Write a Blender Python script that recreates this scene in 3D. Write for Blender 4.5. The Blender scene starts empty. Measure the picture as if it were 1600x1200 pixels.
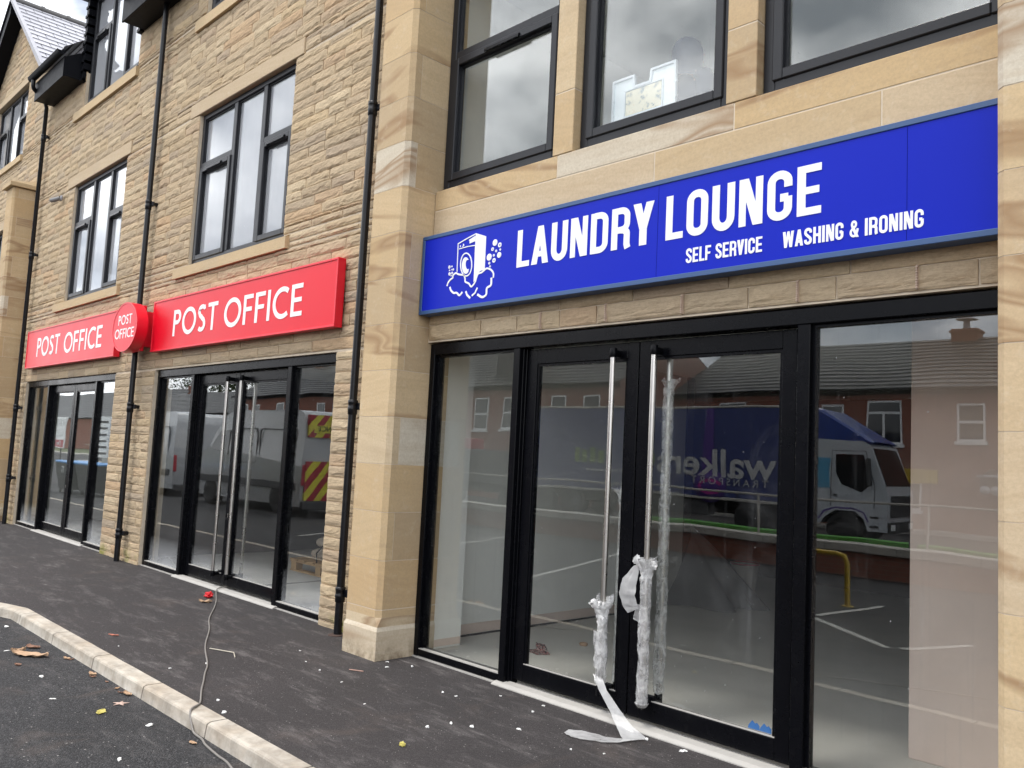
import bpy, bmesh, math, random
from mathutils import Vector, Matrix, noise
R = math.radians
D = bpy.data
scene = bpy.context.scene
COL = scene.collection

# ------------------------------------------------------------------ camera
cam_d = D.cameras.new('camera')
cam_d.sensor_fit = 'HORIZONTAL'
cam_d.sensor_width = 36.0
cam_d.lens = 1320.0 / 1600.0 * 36.0
cam_d.clip_start = 0.05
cam_d.clip_end = 2000.0
cam = D.objects.new('camera', cam_d)
COL.objects.link(cam)
yaw, pitch, roll = R(-45.78934298), R(5.09510929), R(2.88976734)
fwd = Vector((math.sin(yaw) * math.cos(pitch), math.cos(yaw) * math.cos(pitch), math.sin(pitch)))
right0 = Vector((math.cos(yaw), -math.sin(yaw), 0.0))
up0 = right0.cross(fwd)
rgt = math.cos(roll) * right0 + math.sin(roll) * up0
upv = -math.sin(roll) * right0 + math.cos(roll) * up0
cam.matrix_world = Matrix(((rgt.x, upv.x, -fwd.x, 0.0), (rgt.y, upv.y, -fwd.y, 0.0),
                           (rgt.z, upv.z, -fwd.z, 1.55), (0, 0, 0, 1)))
scene.camera = cam

# ------------------------------------------------------------------ sky, sun, exposure
SUN_EL, SUN_AZ = R(66), R(205)          # azimuth measured from +Y towards +X
world = D.worlds.new('World')
scene.world = world
world.use_nodes = True
wn = world.node_tree
wn.nodes.clear()
def wnode(t, **kw):
    n = wn.nodes.new(t)
    for k, v in kw.items(): setattr(n, k, v)
    return n
w_out = wnode('ShaderNodeOutputWorld')
w_bg = wnode('ShaderNodeBackground'); w_bg.inputs['Strength'].default_value = 0.10
w_sky = wnode('ShaderNodeTexSky'); w_sky.sky_type = 'NISHITA'; w_sky.sun_disc = False
w_sky.sun_elevation = SUN_EL; w_sky.sun_rotation = SUN_AZ
w_tc = wnode('ShaderNodeTexCoord')
w_map = wnode('ShaderNodeMapping'); w_map.inputs['Scale'].default_value = (1.0, 1.0, 1.7)
w_n1 = wnode('ShaderNodeTexNoise'); w_n1.inputs['Scale'].default_value = 2.1
w_n1.inputs['Detail'].default_value = 7; w_n1.inputs['Roughness'].default_value = 0.55; w_n1.inputs['Distortion'].default_value = 0.35
w_r1 = wnode('ShaderNodeValToRGB')
w_r1.color_ramp.elements[0].position = 0.31; w_r1.color_ramp.elements[0].color = (0, 0, 0, 1)
w_r1.color_ramp.elements[1].position = 0.41; w_r1.color_ramp.elements[1].color = (1, 1, 1, 1)
w_n2 = wnode('ShaderNodeTexNoise'); w_n2.inputs['Scale'].default_value = 4.6
w_n2.inputs['Detail'].default_value = 6; w_n2.inputs['Roughness'].default_value = 0.5
w_r2 = wnode('ShaderNodeValToRGB')
w_r2.color_ramp.elements[0].position = 0.39; w_r2.color_ramp.elements[0].color = (4.0, 4.5, 5.4, 1)
w_r2.color_ramp.elements[1].position = 0.62; w_r2.color_ramp.elements[1].color = (20.5, 20.6, 20.9, 1)
w_mix = wnode('ShaderNodeMixRGB')
L = wn.links.new
L(w_tc.outputs['Generated'], w_map.inputs['Vector'])
L(w_map.outputs['Vector'], w_n1.inputs['Vector']); L(w_map.outputs['Vector'], w_n2.inputs['Vector'])
L(w_n1.outputs['Fac'], w_r1.inputs['Fac']); L(w_n2.outputs['Fac'], w_r2.inputs['Fac'])
L(w_r1.outputs['Color'], w_mix.inputs['Fac'])
L(w_sky.outputs['Color'], w_mix.inputs['Color1']); L(w_r2.outputs['Color'], w_mix.inputs['Color2'])
L(w_mix.outputs['Color'], w_bg.inputs['Color']); L(w_bg.outputs['Background'], w_out.inputs['Surface'])

sun_d = D.lights.new('sun', 'SUN')
sun_d.energy = 1.3; sun_d.angle = R(14); sun_d.color = (1.0, 0.95, 0.88)
sun = D.objects.new('sun', sun_d); COL.objects.link(sun)
sdir = Vector((math.sin(SUN_AZ) * math.cos(SUN_EL), math.cos(SUN_AZ) * math.cos(SUN_EL), math.sin(SUN_EL)))
sun.rotation_euler = sdir.to_track_quat('Z', 'Y').to_euler()
sun.location = sdir * 30

vs = scene.view_settings
vs.view_transform = 'Standard'; vs.look = 'None'; vs.exposure = 0.78; vs.gamma = 1.0; vs.use_curve_mapping = False
scene.cycles.max_bounces = 8; scene.cycles.transparent_max_bounces = 16; scene.cycles.caustics_reflective = False; scene.cycles.caustics_refractive = False

# ------------------------------------------------------------------ mesh helpers
class MB:
    def __init__(s): s.v = []; s.f = []; s.m = []; s.sm = []
    def add(s, vs, fs, mi=0, smooth=False):
        o = len(s.v); s.v += [tuple(p) for p in vs]
        for f in fs:
            s.f.append(tuple(i + o for i in f)); s.m.append(mi); s.sm.append(smooth)
    def box(s, x0, x1, y0, y1, z0, z1, mi=0):
        if x0 > x1: x0, x1 = x1, x0
        if y0 > y1: y0, y1 = y1, y0
        if z0 > z1: z0, z1 = z1, z0
        s.add([(x0,y0,z0),(x1,y0,z0),(x1,y1,z0),(x0,y1,z0),(x0,y0,z1),(x1,y0,z1),(x1,y1,z1),(x0,y1,z1)],
              [(0,3,2,1),(4,5,6,7),(0,1,5,4),(1,2,6,5),(2,3,7,6),(3,0,4,7)], mi)
    def bbox(s, x0, x1, y0, y1, z0, z1, b=0.006, mi=0):
        """box with chamfered edges"""
        if x0 > x1: x0, x1 = x1, x0
        if y0 > y1: y0, y1 = y1, y0
        if z0 > z1: z0, z1 = z1, z0
        c = ((x0+x1)/2, (y0+y1)/2, (z0+z1)/2); h = ((x1-x0)/2, (y1-y0)/2, (z1-z0)/2)
        b = min(b, min(h) * .6)
        vs = []; idx = {}
        for sx in (-1,1):
            for sy in (-1,1):
                for sz in (-1,1):
                    for ax in range(3):
                        d = [h[0]-b, h[1]-b, h[2]-b]; d[ax] = h[ax]
                        idx[(sx,sy,sz,ax)] = len(vs)
                        vs.append((c[0]+sx*d[0], c[1]+sy*d[1], c[2]+sz*d[2]))
        fs = []
        for ax in range(3):
            a1, a2 = (ax+1) % 3, (ax+2) % 3
            for sg in (-1,1):
                q = []
                for p1, p2 in ((-1,-1),(1,-1),(1,1),(-1,1)):
                    k = [0,0,0]; k[ax] = sg; k[a1] = p1; k[a2] = p2; q.append(idx[(k[0],k[1],k[2],ax)])
                fs.append(q if sg > 0 else q[::-1])
            for p1 in (-1,1):
                for p2 in (-1,1):
                    k0 = [0,0,0]; k1 = [0,0,0]
                    k0[ax] = -1; k1[ax] = 1; k0[a1] = k1[a1] = p1; k0[a2] = k1[a2] = p2
                    k0 = tuple(k0); k1 = tuple(k1)
                    fs.append([idx[k0+(a1,)], idx[k1+(a1,)], idx[k1+(a2,)], idx[k0+(a2,)]])
        for sx in (-1,1):
            for sy in (-1,1):
                for sz in (-1,1):
                    fs.append([idx[(sx,sy,sz,0)], idx[(sx,sy,sz,1)], idx[(sx,sy,sz,2)]])
        s.add(vs, fs, mi)
    def prism(s, poly, ax, a, b, mi=0, smooth=False):
        """poly: 2-D points; ax 'x','y','z' = extrusion axis (remaining axes in xyz order)"""
        n = len(poly)
        def P(q, t):
            return (t, q[0], q[1]) if ax == 'x' else ((q[0], t, q[1]) if ax == 'y' else (q[0], q[1], t))
        vs = [P(q, a) for q in poly] + [P(q, b) for q in poly]
        s.add(vs, [tuple(range(n))[::-1], tuple(range(n, 2*n))], mi)
        s.add(vs, [(i, (i+1) % n, n+(i+1) % n, n+i) for i in range(n)], mi, smooth)
    def tube(s, pts, r, n=10, mi=0, caps=True, smooth=True):
        pts = [Vector(p) for p in pts]; m = len(pts)
        rs = r if isinstance(r, (list, tuple)) else [r]*m
        tang = []
        for i in range(m):
            t = (pts[min(i+1,m-1)] - pts[max(i-1,0)])
            tang.append(t.normalized() if t.length > 1e-9 else Vector((0,0,1)))
        ref = Vector((0,0,1)) if abs(tang[0].z) < .9 else Vector((1,0,0))
        u = tang[0].cross(ref).normalized(); vs = []
        for i in range(m):
            u = (u - tang[i]*u.dot(tang[i])).normalized(); w = tang[i].cross(u)
            for k in range(n):
                a = 2*math.pi*k/n
                vs.append(pts[i] + rs[i]*(math.cos(a)*u + math.sin(a)*w))
        fs = [(i*n+k, i*n+(k+1)%n, (i+1)*n+(k+1)%n, (i+1)*n+k) for i in range(m-1) for k in range(n)]
        s.add(vs, fs, mi, smooth)
        if caps: s.add(vs, [tuple(range(n))[::-1], tuple(range((m-1)*n, m*n))], mi)
    def lathe(s, prof, c=(0,0,0), axis='z', n=20, mi=0, smooth=True):
        vs = []
        for (r, h) in prof:
            for k in range(n):
                a = 2*math.pi*k/n; p = (r*math.cos(a), r*math.sin(a), h)
                if axis == 'x': p = (p[2], p[0], p[1])
                if axis == 'y': p = (p[0], p[2], p[1])
                vs.append((p[0]+c[0], p[1]+c[1], p[2]+c[2]))
        m = len(prof)
        s.add(vs, [(i*n+k, i*n+(k+1)%n, (i+1)*n+(k+1)%n, (i+1)*n+k) for i in range(m-1) for k in range(n)], mi, smooth)
        s.add(vs, [tuple(range(n))[::-1], tuple(range((m-1)*n, m*n))], mi)
    def grid(s, fn, nu, nv, mi=0, smooth=True):
        vs = [fn(i/nu, j/nv) for j in range(nv+1) for i in range(nu+1)]
        s.add(vs, [(j*(nu+1)+i, j*(nu+1)+i+1, (j+1)*(nu+1)+i+1, (j+1)*(nu+1)+i) for j in range(nv) for i in range(nu)], mi, smooth)
    def build(s, name, mats, parent=None, local=False, fix=False):
        me = D.meshes.new(name)
        me.from_pydata(s.v, [], s.f)
        if not isinstance(mats, (list, tuple)): mats = [mats]
        for m in mats: me.materials.append(m)
        me.polygons.foreach_set('material_index', s.m)
        me.polygons.foreach_set('use_smooth', s.sm)
        if fix:
            b = bmesh.new(); b.from_mesh(me); bmesh.ops.recalc_face_normals(b, faces=b.faces); b.to_mesh(me); b.free()
        me.update()
        o = D.objects.new(name, me); COL.objects.link(o)
        if parent is not None:
            o.parent = parent
            if not local:
                p = parent; off = Vector((0,0,0))
                while p is not None: off += p.location; p = p.parent
                o.location = -off
        return o

def tag(o, label=None, cat=None, group=None, kind=None):
    if label: o['label'] = label
    if cat: o['category'] = cat
    if group: o['group'] = group
    if kind: o['kind'] = kind
    return o
def thing(name, loc, label, cat, group=None, rz=0.0):
    o = D.objects.new(name, None); COL.objects.link(o)
    o.location = loc; o.rotation_euler = (0,0,rz); o.empty_display_size = .2
    return tag(o, label, cat, group)
def copy_tree(o, parent=None):
    c = o.copy(); COL.objects.link(c)
    if parent is not None: c.parent = parent
    for ch in list(o.children): copy_tree(ch, c)
    return c
def nz(x, y, z): return noise.noise(Vector((x, y, z)))

# ------------------------------------------------------------------ materials
def newmat(name):
    m = D.materials.new(name); m.use_nodes = True
    nt = m.node_tree; nt.nodes.clear()
    out = nt.nodes.new('ShaderNodeOutputMaterial')
    return m, nt, out
class NT:
    def __init__(s, nt): s.nt = nt
    def n(s, t, ins=None, **kw):
        x = s.nt.nodes.new(t)
        for k, v in kw.items(): setattr(x, k, v)
        for k, v in (ins or {}).items():
            if hasattr(v, 'is_linked') or isinstance(v, bpy.types.NodeSocket): s.nt.links.new(v, x.inputs[k])
            else: x.inputs[k].default_value = v
        return x
    def l(s, a, b): s.nt.links.new(a, b)
    def ramp(s, fac, stops, interp='LINEAR'):
        x = s.nt.nodes.new('ShaderNodeValToRGB'); cr = x.color_ramp; cr.interpolation = interp
        while len(cr.elements) < len(stops): cr.elements.new(0.5)
        for e, (p, c) in zip(cr.elements, stops):
            e.position = p; e.color = (c, c, c, 1) if isinstance(c, (int, float)) else (c[0], c[1], c[2], 1)
        s.nt.links.new(fac, x.inputs['Fac']); return x.outputs['Color']
    def noise(s, vec, scale, detail=4, rough=.55, dist=0.0):
        x = s.n('ShaderNodeTexNoise', {'Scale': scale, 'Detail': detail, 'Roughness': rough, 'Distortion': dist})
        s.l(vec, x.inputs['Vector']); return x.outputs['Fac']
    def map(s, vec, scale=(1,1,1), loc=(0,0,0), rot=(0,0,0)):
        x = s.n('ShaderNodeMapping', {'Scale': scale, 'Location': loc, 'Rotation': rot}); s.l(vec, x.inputs['Vector']); return x.outputs['Vector']
    def mix(s, fac, a, b, mode='MIX'):
        x = s.nt.nodes.new('ShaderNodeMixRGB'); x.blend_type = mode
        for k, v in (('Fac', fac), ('Color1', a), ('Color2', b)):
            if isinstance(v, bpy.types.NodeSocket): s.l(v, x.inputs[k])
            elif isinstance(v, (int, float)): x.inputs[k].default_value = v if k == 'Fac' else (v, v, v, 1)
            else: x.inputs[k].default_value = (v[0], v[1], v[2], 1)
        return x.outputs['Color']
    def math(s, op, a, b=0.0, clamp=False):
        x = s.nt.nodes.new('ShaderNodeMath'); x.operation = op; x.use_clamp = clamp
        for i, v in enumerate((a, b)):
            if isinstance(v, bpy.types.NodeSocket): s.l(v, x.inputs[i])
            else: x.inputs[i].default_value = v
        return x.outputs[0]
    def bump(s, h, strength, dist=.01):
        x = s.n('ShaderNodeBump', {'Strength': strength, 'Distance': dist}); s.l(h, x.inputs['Height']); return x.outputs['Normal']
    def obj(s): return s.nt.nodes.new('ShaderNodeTexCoord').outputs['Object']
    def pos(s): return s.nt.nodes.new('ShaderNodeNewGeometry').outputs['Position']
    def island(s): return s.nt.nodes.new('ShaderNodeNewGeometry').outputs['Random Per Island']
    def principled(s, out, **kw):
        b = s.nt.nodes.new('ShaderNodeBsdfPrincipled')
        names = {'base': 'Base Color', 'rough': 'Roughness', 'metal': 'Metallic', 'normal': 'Normal', 'spec': 'Specular IOR Level', 'coat': 'Coat Weight', 'alpha': 'Alpha', 'emit': 'Emission Color', 'emits': 'Emission Strength', 'trans': 'Transmission Weight'}
        for k, v in kw.items():
            i = b.inputs[names[k]]
            if isinstance(v, bpy.types.NodeSocket): s.l(v, i)
            elif isinstance(v, (tuple, list)): i.default_value = (v[0], v[1], v[2], 1)
            else: i.default_value = v
        if out is not None: s.l(b.outputs[0], out.inputs['Surface'])
        return b
def simple(name, base, rough=.5, metal=0.0, var=.12, scale=6.0, bump=0.0, bscale=40.0, spec=.5, coat=0.0, dust=0.0, rv=.035):
    """painted / plain surface with a little procedural wear so that nothing is perfectly flat"""
    m, nt, out = newmat(name); t = NT(nt); v = t.pos()
    f = t.noise(v, scale, 5, .6)
    c = t.mix(f, [x*(1-var) for x in base], [min(1, x*(1+var)) for x in base])
    if dust:
        d = t.ramp(t.noise(v, 17, 6, .7), [(.55, 0.0), (.75, dust)])
        c = t.mix(d, c, (.42, .40, .37))
    kw = dict(base=c, rough=t.ramp(t.noise(v, scale*2.3, 4), [(.3, max(0, rough-rv)), (.7, min(1, rough+rv))]), metal=metal, spec=spec, coat=coat)
    if bump: kw['normal'] = t.bump(t.noise(v, bscale, 6, .6), bump, .004)
    t.principled(out, **kw); return m

def m_rough_stone():
    m, nt, out = newmat('pitched_sandstone'); t = NT(nt); v = t.pos(); isl = t.island()
    c = t.ramp(isl, [(0, (.53,.405,.255)), (.18, (.46,.365,.25)), (.34, (.57,.445,.29)), (.5, (.50,.39,.265)),
                     (.62, (.62,.50,.335)), (.74, (.55,.385,.235)), (.86, (.43,.35,.26)), (1, (.58,.445,.275))])
    n1 = t.noise(v, 5.5, 6, .62)
    c = t.mix(t.ramp(n1, [(.3, 0.0), (.75, .30)]), c, (.33,.25,.165))
    n2 = t.noise(t.map(v, (3, 3, 22)), 1.0, 5, .6, .6)
    c = t.mix(t.ramp(n2, [(.60, 0.0), (.76, .35)]), c, (.50,.33,.18))
    n3 = t.noise(v, 45, 6, .7)
    c = t.mix(t.ramp(n3, [(.3, .28), (.55, 0.0)]), c, (.22,.17,.12))
    # algae near the ground
    z = t.n('ShaderNodeSeparateXYZ', {'Vector': v}).outputs['Z']
    zl = t.math('SUBTRACT', 1.0, t.math('MULTIPLY', z, 3.6), True)
    al = t.math('MULTIPLY', zl, t.ramp(t.noise(v, 3.1, 3), [(.5, 0.0), (.66, .9)]))
    c = t.mix(al, c, (.20,.21,.035))
    h = t.math('ADD', t.noise(v, 30, 8, .65), t.math('MULTIPLY', t.noise(t.map(v, (9, 9, 55)), 1.0, 6, .65, .5), 1.1))
    t.principled(out, base=c, rough=.92, spec=.25, normal=t.bump(h, .6, .011)); return m
def m_mortar():
    return simple('lime_mortar', (.62,.53,.41), .95, var=.25, scale=9, bump=.4, bscale=70)
def m_ashlar(name='sawn_sandstone', vein=1.0, tint=(1,1,1)):
    m, nt, out = newmat(name); t = NT(nt); p = t.pos(); isl = t.island()
    ro = t.n('ShaderNodeVectorRotate', rotation_type='Y_AXIS'); t.l(p, ro.inputs['Vector'])
    t.l(t.math('MULTIPLY', t.math('SUBTRACT', isl, .5), .55), ro.inputs['Angle'])
    off = t.n('ShaderNodeVectorMath', operation='ADD'); t.l(ro.outputs['Vector'], off.inputs[0])
    cb = t.n('ShaderNodeCombineXYZ'); t.l(t.math('MULTIPLY', isl, 31.0), cb.inputs[0]); t.l(t.math('MULTIPLY', isl, 17.0), cb.inputs[2])
    t.l(cb.outputs[0], off.inputs[1]); v = off.outputs[0]
    k = lambda c: [c[i]*tint[i] for i in range(3)]
    wn_ = t.n('ShaderNodeTexWhiteNoise', noise_dimensions='1D'); t.l(isl, wn_.inputs['W'])
    c = t.ramp(wn_.outputs['Value'], [(0, k((.56,.405,.225))), (.22, k((.62,.475,.29))), (.40, k((.47,.345,.205))), (.58, k((.65,.53,.36))), (.70, k((.58,.42,.235))), (.78, k((.63,.58,.48))), (.86, k((.55,.39,.215))), (1, k((.60,.45,.265)))])
    g = t.noise(t.map(v, (1.6, 1.6, 24)), 1.0, 5, .6, .25)              # fine sediment lines
    c = t.mix(t.ramp(g, [(.42, 0.0), (.7, .26)]), c, k((.40,.28,.155)))
    b = t.noise(t.map(v, (.8, .8, 4.6)), 1.0, 2, .45, .45)          # broad iron bands
    band = t.ramp(b, [(.53, 0.0), (.60, .85*vein), (.64, .25*vein), (.67, .75*vein), (.74, 0.0)])
    gate = t.ramp(t.math('FRACT', t.math('MULTIPLY', isl, 7.31)), [(.45, .12), (.55, 1.0)])
    c = t.mix(t.math('MULTIPLY', band, gate), c, k((.31,.185,.095)))
    f = t.noise(p, 60, 5, .7)
    c = t.mix(t.ramp(f, [(.35, .28), (.6, 0.0)]), c, k((.33,.25,.16)))
    f2 = t.noise(p, 11, 6, .7, .3); c = t.mix(t.ramp(f2, [(.56, 0.0), (.74, .32)]), c, k((.66,.58,.45))); c = t.mix(t.ramp(f2, [(.26, .30), (.40, 0.0)]), c, k((.34,.26,.165)))
    s = t.noise(p, 1.1, 4, .6)
    c = t.mix(t.ramp(s, [(.5, 0.0), (.8, .3)]), c, k((.42,.36,.28)))
    z = t.n('ShaderNodeSeparateXYZ', {'Vector': p}).outputs['Z']
    dirt = t.math('MULTIPLY', t.math('SUBTRACT', 1.0, t.math('MULTIPLY', z, 6.0), True), t.ramp(t.noise(p, 9, 5, .65), [(.42, 0.0), (.62, .7)]))
    c = t.mix(dirt, c, (.16,.11,.065))
    h = t.math('ADD', t.noise(p, 34, 6, .6), t.math('MULTIPLY', g, .4))
    t.principled(out, base=c, rough=.85, spec=.3, normal=t.bump(h, .16, .008)); return m
def m_glass(name, gain=1.0, sky_film=0.0, dirt=.5, tint=(.965,.975,.97), filmcol=(.75,.77,.80), low_haze=0.0):
    """double-glazed pane: clear, Fresnel reflection, a little dust, spatter and (for new windows) a protective layer with white sky reflection painted in"""
    m, nt, out = newmat(name); t = NT(nt); p = t.pos()
    lw = t.n('ShaderNodeLayerWeight', {'Blend': .5})
    f5 = t.math('POWER', lw.outputs['Facing'], 4.2)
    fr = t.math('ADD', t.math('MULTIPLY', f5, .86), .048)
    fr = t.math('MULTIPLY', fr, gain, True)
    tr = t.n('ShaderNodeBsdfTransparent', {'Color': (*tint, 1)})
    wob = t.noise(p, .9, 2)
    gl = t.n('ShaderNodeBsdfGlossy', {'Roughness': 0.0, 'Color': (.97,.99,1,1)})
    t.l(t.bump(wob, .09, .02), gl.inputs['Normal'])
    ms = t.n('ShaderNodeMixShader'); t.l(fr, ms.inputs[0]); t.l(tr.outputs[0], ms.inputs[1]); t.l(gl.outputs[0], ms.inputs[2])
    # spatter
    vo = t.n('ShaderNodeTexVoronoi', {'Scale': 24.0, 'Randomness': 1.0}); t.l(t.map(p, (1, 1, .8)), vo.inputs['Vector'])
    sz = t.math('MULTIPLY', t.math('POWER', t.n('ShaderNodeSeparateColor', {'Color': vo.outputs['Color']}).outputs[0], 6.0), .075)
    dots = t.math('LESS_THAN', vo.outputs['Distance'], sz)
    dots = t.math('MULTIPLY', dots, .6*dirt)
    st = t.noise(t.map(p, (26, 26, .9)), 1.0, 5, .6)                   # rain streaks
    st = t.ramp(st, [(.60, 0.0), (.85, .05*dirt)])
    smear = t.ramp(t.noise(p, 2.3, 5, .65, .8), [(.5, 0.0), (.85, .035*dirt)])
    a = t.math('ADD', t.math('ADD', dots, st), smear)
    if sky_film:
        fs = t.noise(t.map(p, (1.6, 1.6, .5)), 1.0, 3, .5)
        a = t.math('ADD', a, t.ramp(fs, [(.3, sky_film*.75), (.7, sky_film)]))  # milky coat on the pane, also paints in the white sky reflection
    if low_haze:
        z = t.n('ShaderNodeSeparateXYZ', {'Vector': p}).outputs['Z']
        lh = t.math('MULTIPLY', t.math('SUBTRACT', 1.0, t.math('MULTIPLY', z, 2.6), True), low_haze)
        a = t.math('ADD', a, t.math('MULTIPLY', lh, t.ramp(t.noise(p, 1.7, 3), [(.3, .3), (.7, 1.0)])))
    a = t.math('MINIMUM', a, 1.0)
    df = t.n('ShaderNodeBsdfDiffuse', {'Color': (*filmcol, 1)})
    tl = t.n('ShaderNodeBsdfTranslucent', {'Color': (*filmcol, 1)})
    dm = t.n('ShaderNodeMixShader', {0: .35}); t.l(df.outputs[0], dm.inputs[1]); t.l(tl.outputs[0], dm.inputs[2])
    m2 = t.n('ShaderNodeMixShader'); t.l(a, m2.inputs[0]); t.l(ms.outputs[0], m2.inputs[1]); t.l(dm.outputs[0], m2.inputs[2])
    t.l(m2.outputs[0], out.inputs['Surface']); return m
def m_tarmac(name, dark, light, grain, scuff, bumps=.5, tint=(1,1,1)):
    m, nt, out = newmat(name); t = NT(nt); p = t.pos()
    vo = t.n('ShaderNodeTexVoronoi', {'Scale': grain}); t.l(p, vo.inputs['Vector'])
    sp = t.n('ShaderNodeSeparateColor', {'Color': vo.outputs['Color']}).outputs[0]
    c = t.mix(t.ramp(sp, [(0, 0.0), (.7, .35), (1, 1.0)]), dark, light)
    big = t.noise(p, .8, 6, .6)
    c = t.mix(t.ramp(big, [(.35, .45), (.65, 0.0)]), c, [x*.55 for x in dark])
    s1 = t.noise(t.map(p, (1.3, 4.5, 1), rot=(0,0,.35)), 1.3, 8, .72, .5)
    s2 = t.noise(t.map(p, (5.0, 16.0, 1), rot=(0,0,.5)), 1.0, 6, .75, .3)
    sc = t.math('MULTIPLY', t.ramp(s1, [(.5, 0.0), (.72, 1.0)]), t.ramp(s2, [(.40, 0.0), (.68, 1.0)]))
    sc = t.math('MULTIPLY', sc, t.ramp(t.noise(p, 130, 4, .7), [(.38, 0.15), (.6, 1.0)]))
    c = t.mix(t.math('MULTIPLY', sc, scuff*.72, True), c, (.40,.37,.36))
    br = t.noise(p, 2.1, 5, .6, .7)
    c = t.mix(t.ramp(br, [(.56, 0.0), (.78, .28)]), c, (.14,.105,.085))
    fleck = t.n('ShaderNodeTexVoronoi', {'Scale': grain*.34}); t.l(p, fleck.inputs['Vector'])
    fz = t.math('MULTIPLY', t.math('POWER', t.n('ShaderNodeSeparateColor', {'Color': fleck.outputs['Color']}).outputs[1], 9.0), .26)
    c = t.mix(t.math('MULTIPLY', t.math('LESS_THAN', fleck.outputs['Distance'], fz), .55), c, (.48,.46,.44))
    h = t.math('ADD', t.math('SUBTRACT', 1.0, vo.outputs['Distance']), t.math('MULTIPLY', t.noise(p, grain*.35, 5, .6), .8))
    t.principled(out, base=c, rough=t.ramp(big, [(.3, .72), (.7, .9)]), spec=.35, normal=t.bump(h, bumps, .006)); return m
def m_kerb():
    m, nt, out = newmat('concrete_kerb'); t = NT(nt); p = t.pos(); isl = t.island()
    c = t.ramp(isl, [(0, (.50,.46,.40)), (.5, (.56,.52,.45)), (1, (.46,.42,.36))])
    n1 = t.noise(p, 3.2, 6, .65, .6); c = t.mix(t.ramp(n1, [(.42, 0.0), (.7, .5)]), c, (.40,.30,.20))
    z = t.n('ShaderNodeSeparateXYZ', {'Vector': p}).outputs['Z']
    lo = t.math('MULTIPLY', t.math('SUBTRACT', 0.45, t.math('MULTIPLY', t.math('ADD', z, .08), 9.0), True), 1.6, True)
    c = t.mix(t.math('MULTIPLY', lo, t.ramp(t.noise(p, 14, 5, .7), [(.4, .2), (.65, 1.0)])), c, (.66,.63,.58))
    n2 = t.noise(t.map(p, (9, 9, 3)), 1.0, 6, .7); c = t.mix(t.ramp(n2, [(.34, .6), (.56, 0.0)]), c, (.25,.225,.19))
    n5 = t.noise(t.map(p, (2.2, 2.2, 5)), 1.0, 5, .65); c = t.mix(t.ramp(n5, [(.46, 0.0), (.66, .7)]), c, (.24,.205,.165))
    t.principled(out, base=c, rough=.9, spec=.3, normal=t.bump(t.noise(p, 70, 6, .65), .35, .006)); return m
def m_wrap(name='bubble_wrap_plastic', opac=.5, bub=0.0, bs=.9, ns=1.0, vr=.25):
    m, nt, out = newmat(name); t = NT(nt); p = t.pos()
    h = t.noise(t.map(p, (15, 15, 30), rot=(.5,.4,0)), 1.0, 4, .55, 2.2)
    if bub:
        vo = t.n('ShaderNodeTexVoronoi', {'Scale': 70.0}); t.l(p, vo.inputs['Vector']); h = t.math('ADD', h, t.math('MULTIPLY', vo.outputs['Distance'], bub))
    b = t.bump(h, bs, .012)
    pr = t.principled(None, base=(.86,.86,.86), rough=.13, spec=.75, normal=b)
    tr = t.n('ShaderNodeBsdfTransparent', {'Color': (.95,.95,.95,1)})
    ms = t.n('ShaderNodeMixShader'); t.l(t.ramp(t.noise(t.map(p, (30*ns,30*ns,18*ns)), 1.0, 4, .6, .8), [(.3, opac-vr), (.7, opac+vr)]), ms.inputs[0])
    t.l(tr.outputs[0], ms.inputs[1]); t.l(pr.outputs[0], ms.inputs[2]); t.l(ms.outputs[0], out.inputs['Surface']); return m
def m_brickwall():
    m, nt, out = newmat('red_brick'); t = NT(nt); p = t.pos()
    cb = t.n('ShaderNodeSeparateXYZ', {'Vector': p}); cx = t.n('ShaderNodeCombineXYZ')
    t.l(t.math('ADD', cb.outputs['X'], cb.outputs['Y']), cx.inputs[0]); t.l(cb.outputs['Z'], cx.inputs[1])
    br = t.n('ShaderNodeTexBrick', {'Scale': 1.0, 'Brick Width': .225, 'Row Height': .075, 'Mortar Size': .008, 'Color1': (.24,.075,.045,1), 'Color2': (.30,.10,.06,1), 'Mortar': (.22,.17,.14,1)}); t.l(cx.outputs[0], br.inputs['Vector'])
    c = t.mix(t.ramp(t.noise(p, .7, 5), [(.4, 0.0), (.7, .4)]), br.outputs['Color'], (.14,.06,.045))
    t.principled(out, base=c, rough=.9); return m
def m_slate(name, c1, c2, cw, rh, along='x', zo=0.0):
    m, nt, out = newmat(name); t = NT(nt); p = t.pos(); s = t.n('ShaderNodeSeparateXYZ', {'Vector': p}); cx = t.n('ShaderNodeCombineXYZ')
    t.l(s.outputs['X' if along == 'x' else 'Y'], cx.inputs[0]); t.l(t.math('SUBTRACT', s.outputs['Z'], zo), cx.inputs[1])
    br = t.n('ShaderNodeTexBrick', {'Scale': 1.0, 'Brick Width': cw, 'Row Height': rh, 'Mortar Size': .008, 'Color1': (*c1,1), 'Color2': (*c2,1), 'Mortar': (.02,.02,.022,1)}); t.l(cx.outputs[0], br.inputs['Vector'])
    c = t.mix(t.ramp(t.noise(p, 1.3, 5), [(.4, 0.0), (.7, .35)]), br.outputs['Color'], [x*.6 for x in c1])
    t.principled(out, base=c, rough=.42, spec=.5, normal=t.bump(br.outputs['Fac'], .5, -.02)); return m

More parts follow.
